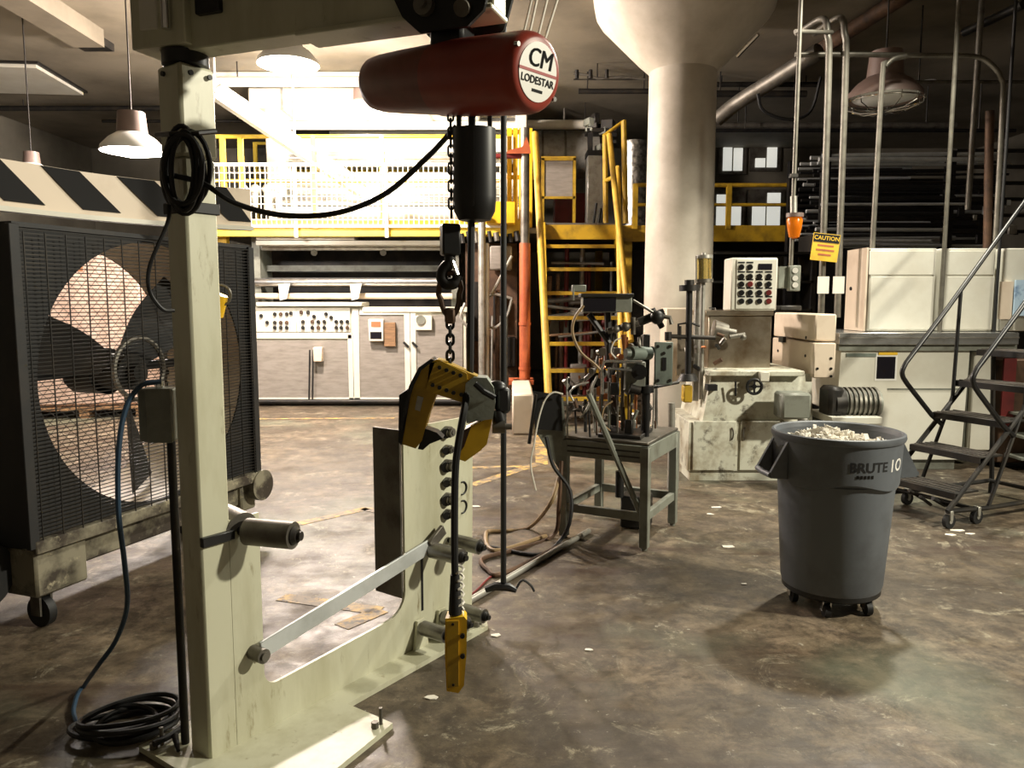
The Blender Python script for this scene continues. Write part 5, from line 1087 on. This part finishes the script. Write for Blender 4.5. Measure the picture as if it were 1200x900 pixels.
wpart(T, 'run', MB().tube([at(672, 86, 11.6), at(690, 88, 11.6), at(700, 92, 11.6), at(730, 90, 11.6), at(765, 94, 11.6)], .018, 6), 'dull_steel')
q = at(700, 90, 11.6); wpart(T, 'hanger', MB().cyl(q, (q.x, q.y, 5.0), .01, n=6), 'dark_metal')
for u in (676, 692, 711): wpart(T, 'valve', MB().cyl(at(u, 82, 11.6), at(u, 92, 11.6), .03), 'dark_metal')
T = thing('flexible_duct', 'grey sloping duct elbow right of the column capital', 'duct', at(870, 125, 10.5))
wpart(T, 'elbow', MB().tube(smooth_path([at(840, 140, 10.8), at(865, 120, 10.6), at(905, 95, 10.2), at(960, 60, 9.6)], 6), .1, 14), 'dull_steel')
wpart(T, 'cable_loop', MB().tube(smooth_path([at(888, 110, 10), at(895, 130, 10), at(925, 140, 10), at(950, 130, 10), at(962, 90, 10)], 6), .02, 6), 'black_rubber')
solo('strip_lamp_edge', 'thin bright metal strip hanging beside the column capital', 'strip', MB().cyl(at(864, 66, 8.3), at(889, 40, 8.0), .018, n=6), 'chrome')
# white ceiling duct, put in to catch the lamp glow
T = thing('ceiling_duct', 'broad white duct added to catch lamp glow above the mezzanine railing', 'duct', (-3, 12.6, 4.3))
wpart(T, 'duct', MB().bx(at(290, 100, 12.4).x, at(560, 100, 12.4).x, 12.4, 13.2, at(300, 128, 12.4).z, at(300, 102, 12.4).z, .02), 'clean_white')
for u in (330, 420, 500): wpart(T, 'seam', MB().bx(at(u, 100, 12.4).x-.02, at(u, 100, 12.4).x+.02, 12.38, 13.22, at(300, 129, 12.4).z, at(300, 101, 12.4).z), 'galvanised', smooth=False)
for u in (310, 530): wpart(T, 'hanger', MB().cyl(at(u, 103, 12.8), (at(u, 103, 12.8).x, 12.8, 5.0), .02), 'galvanised')
solo('tall_backdrop_panel', 'white partition added to catch lamp light behind the roll line on the walkway', 'partition', MB().bx(-3.7, 0, 16.0, 16.1, zd-.06, 4.99), 'clean_white', smooth=False)  # white backdrop added so this area burns out under the lamps
# ---------------------------------------------------------------- scraps on the floor
for i, (u, v, s) in enumerate(((1122, 622, .05), (1113, 627, .04), (1136, 626, .035), (840, 595, .05), (852, 641, .05), (872, 685, .02), (690, 762, .02), (975, 660, .02), (580, 745, .03), (505, 818, .03), (832, 603, .03), (557, 594, .04))):
    p = fl(u, v); mb = MB(); k = rn.uniform(0, 3)
    ps = [(s*rn.uniform(.6, 1.2)*math.cos(k+t), s*rn.uniform(.3, .8)*math.sin(k+t)) for t in (0, 1.1, 2.2, 3.4, 4.6, 5.5)]
    mb.prism(ps, lambda x, y: Vector((p.x+x, p.y+y, .001)), lambda x, y: Vector((p.x+x, p.y+y, .005+.02*abs(x))))
    solo('paper_scrap', 'torn white paper scrap lying on the concrete floor', 'scrap', mb, 'paper_scrap', 'paper scraps on the floor', smooth=False)
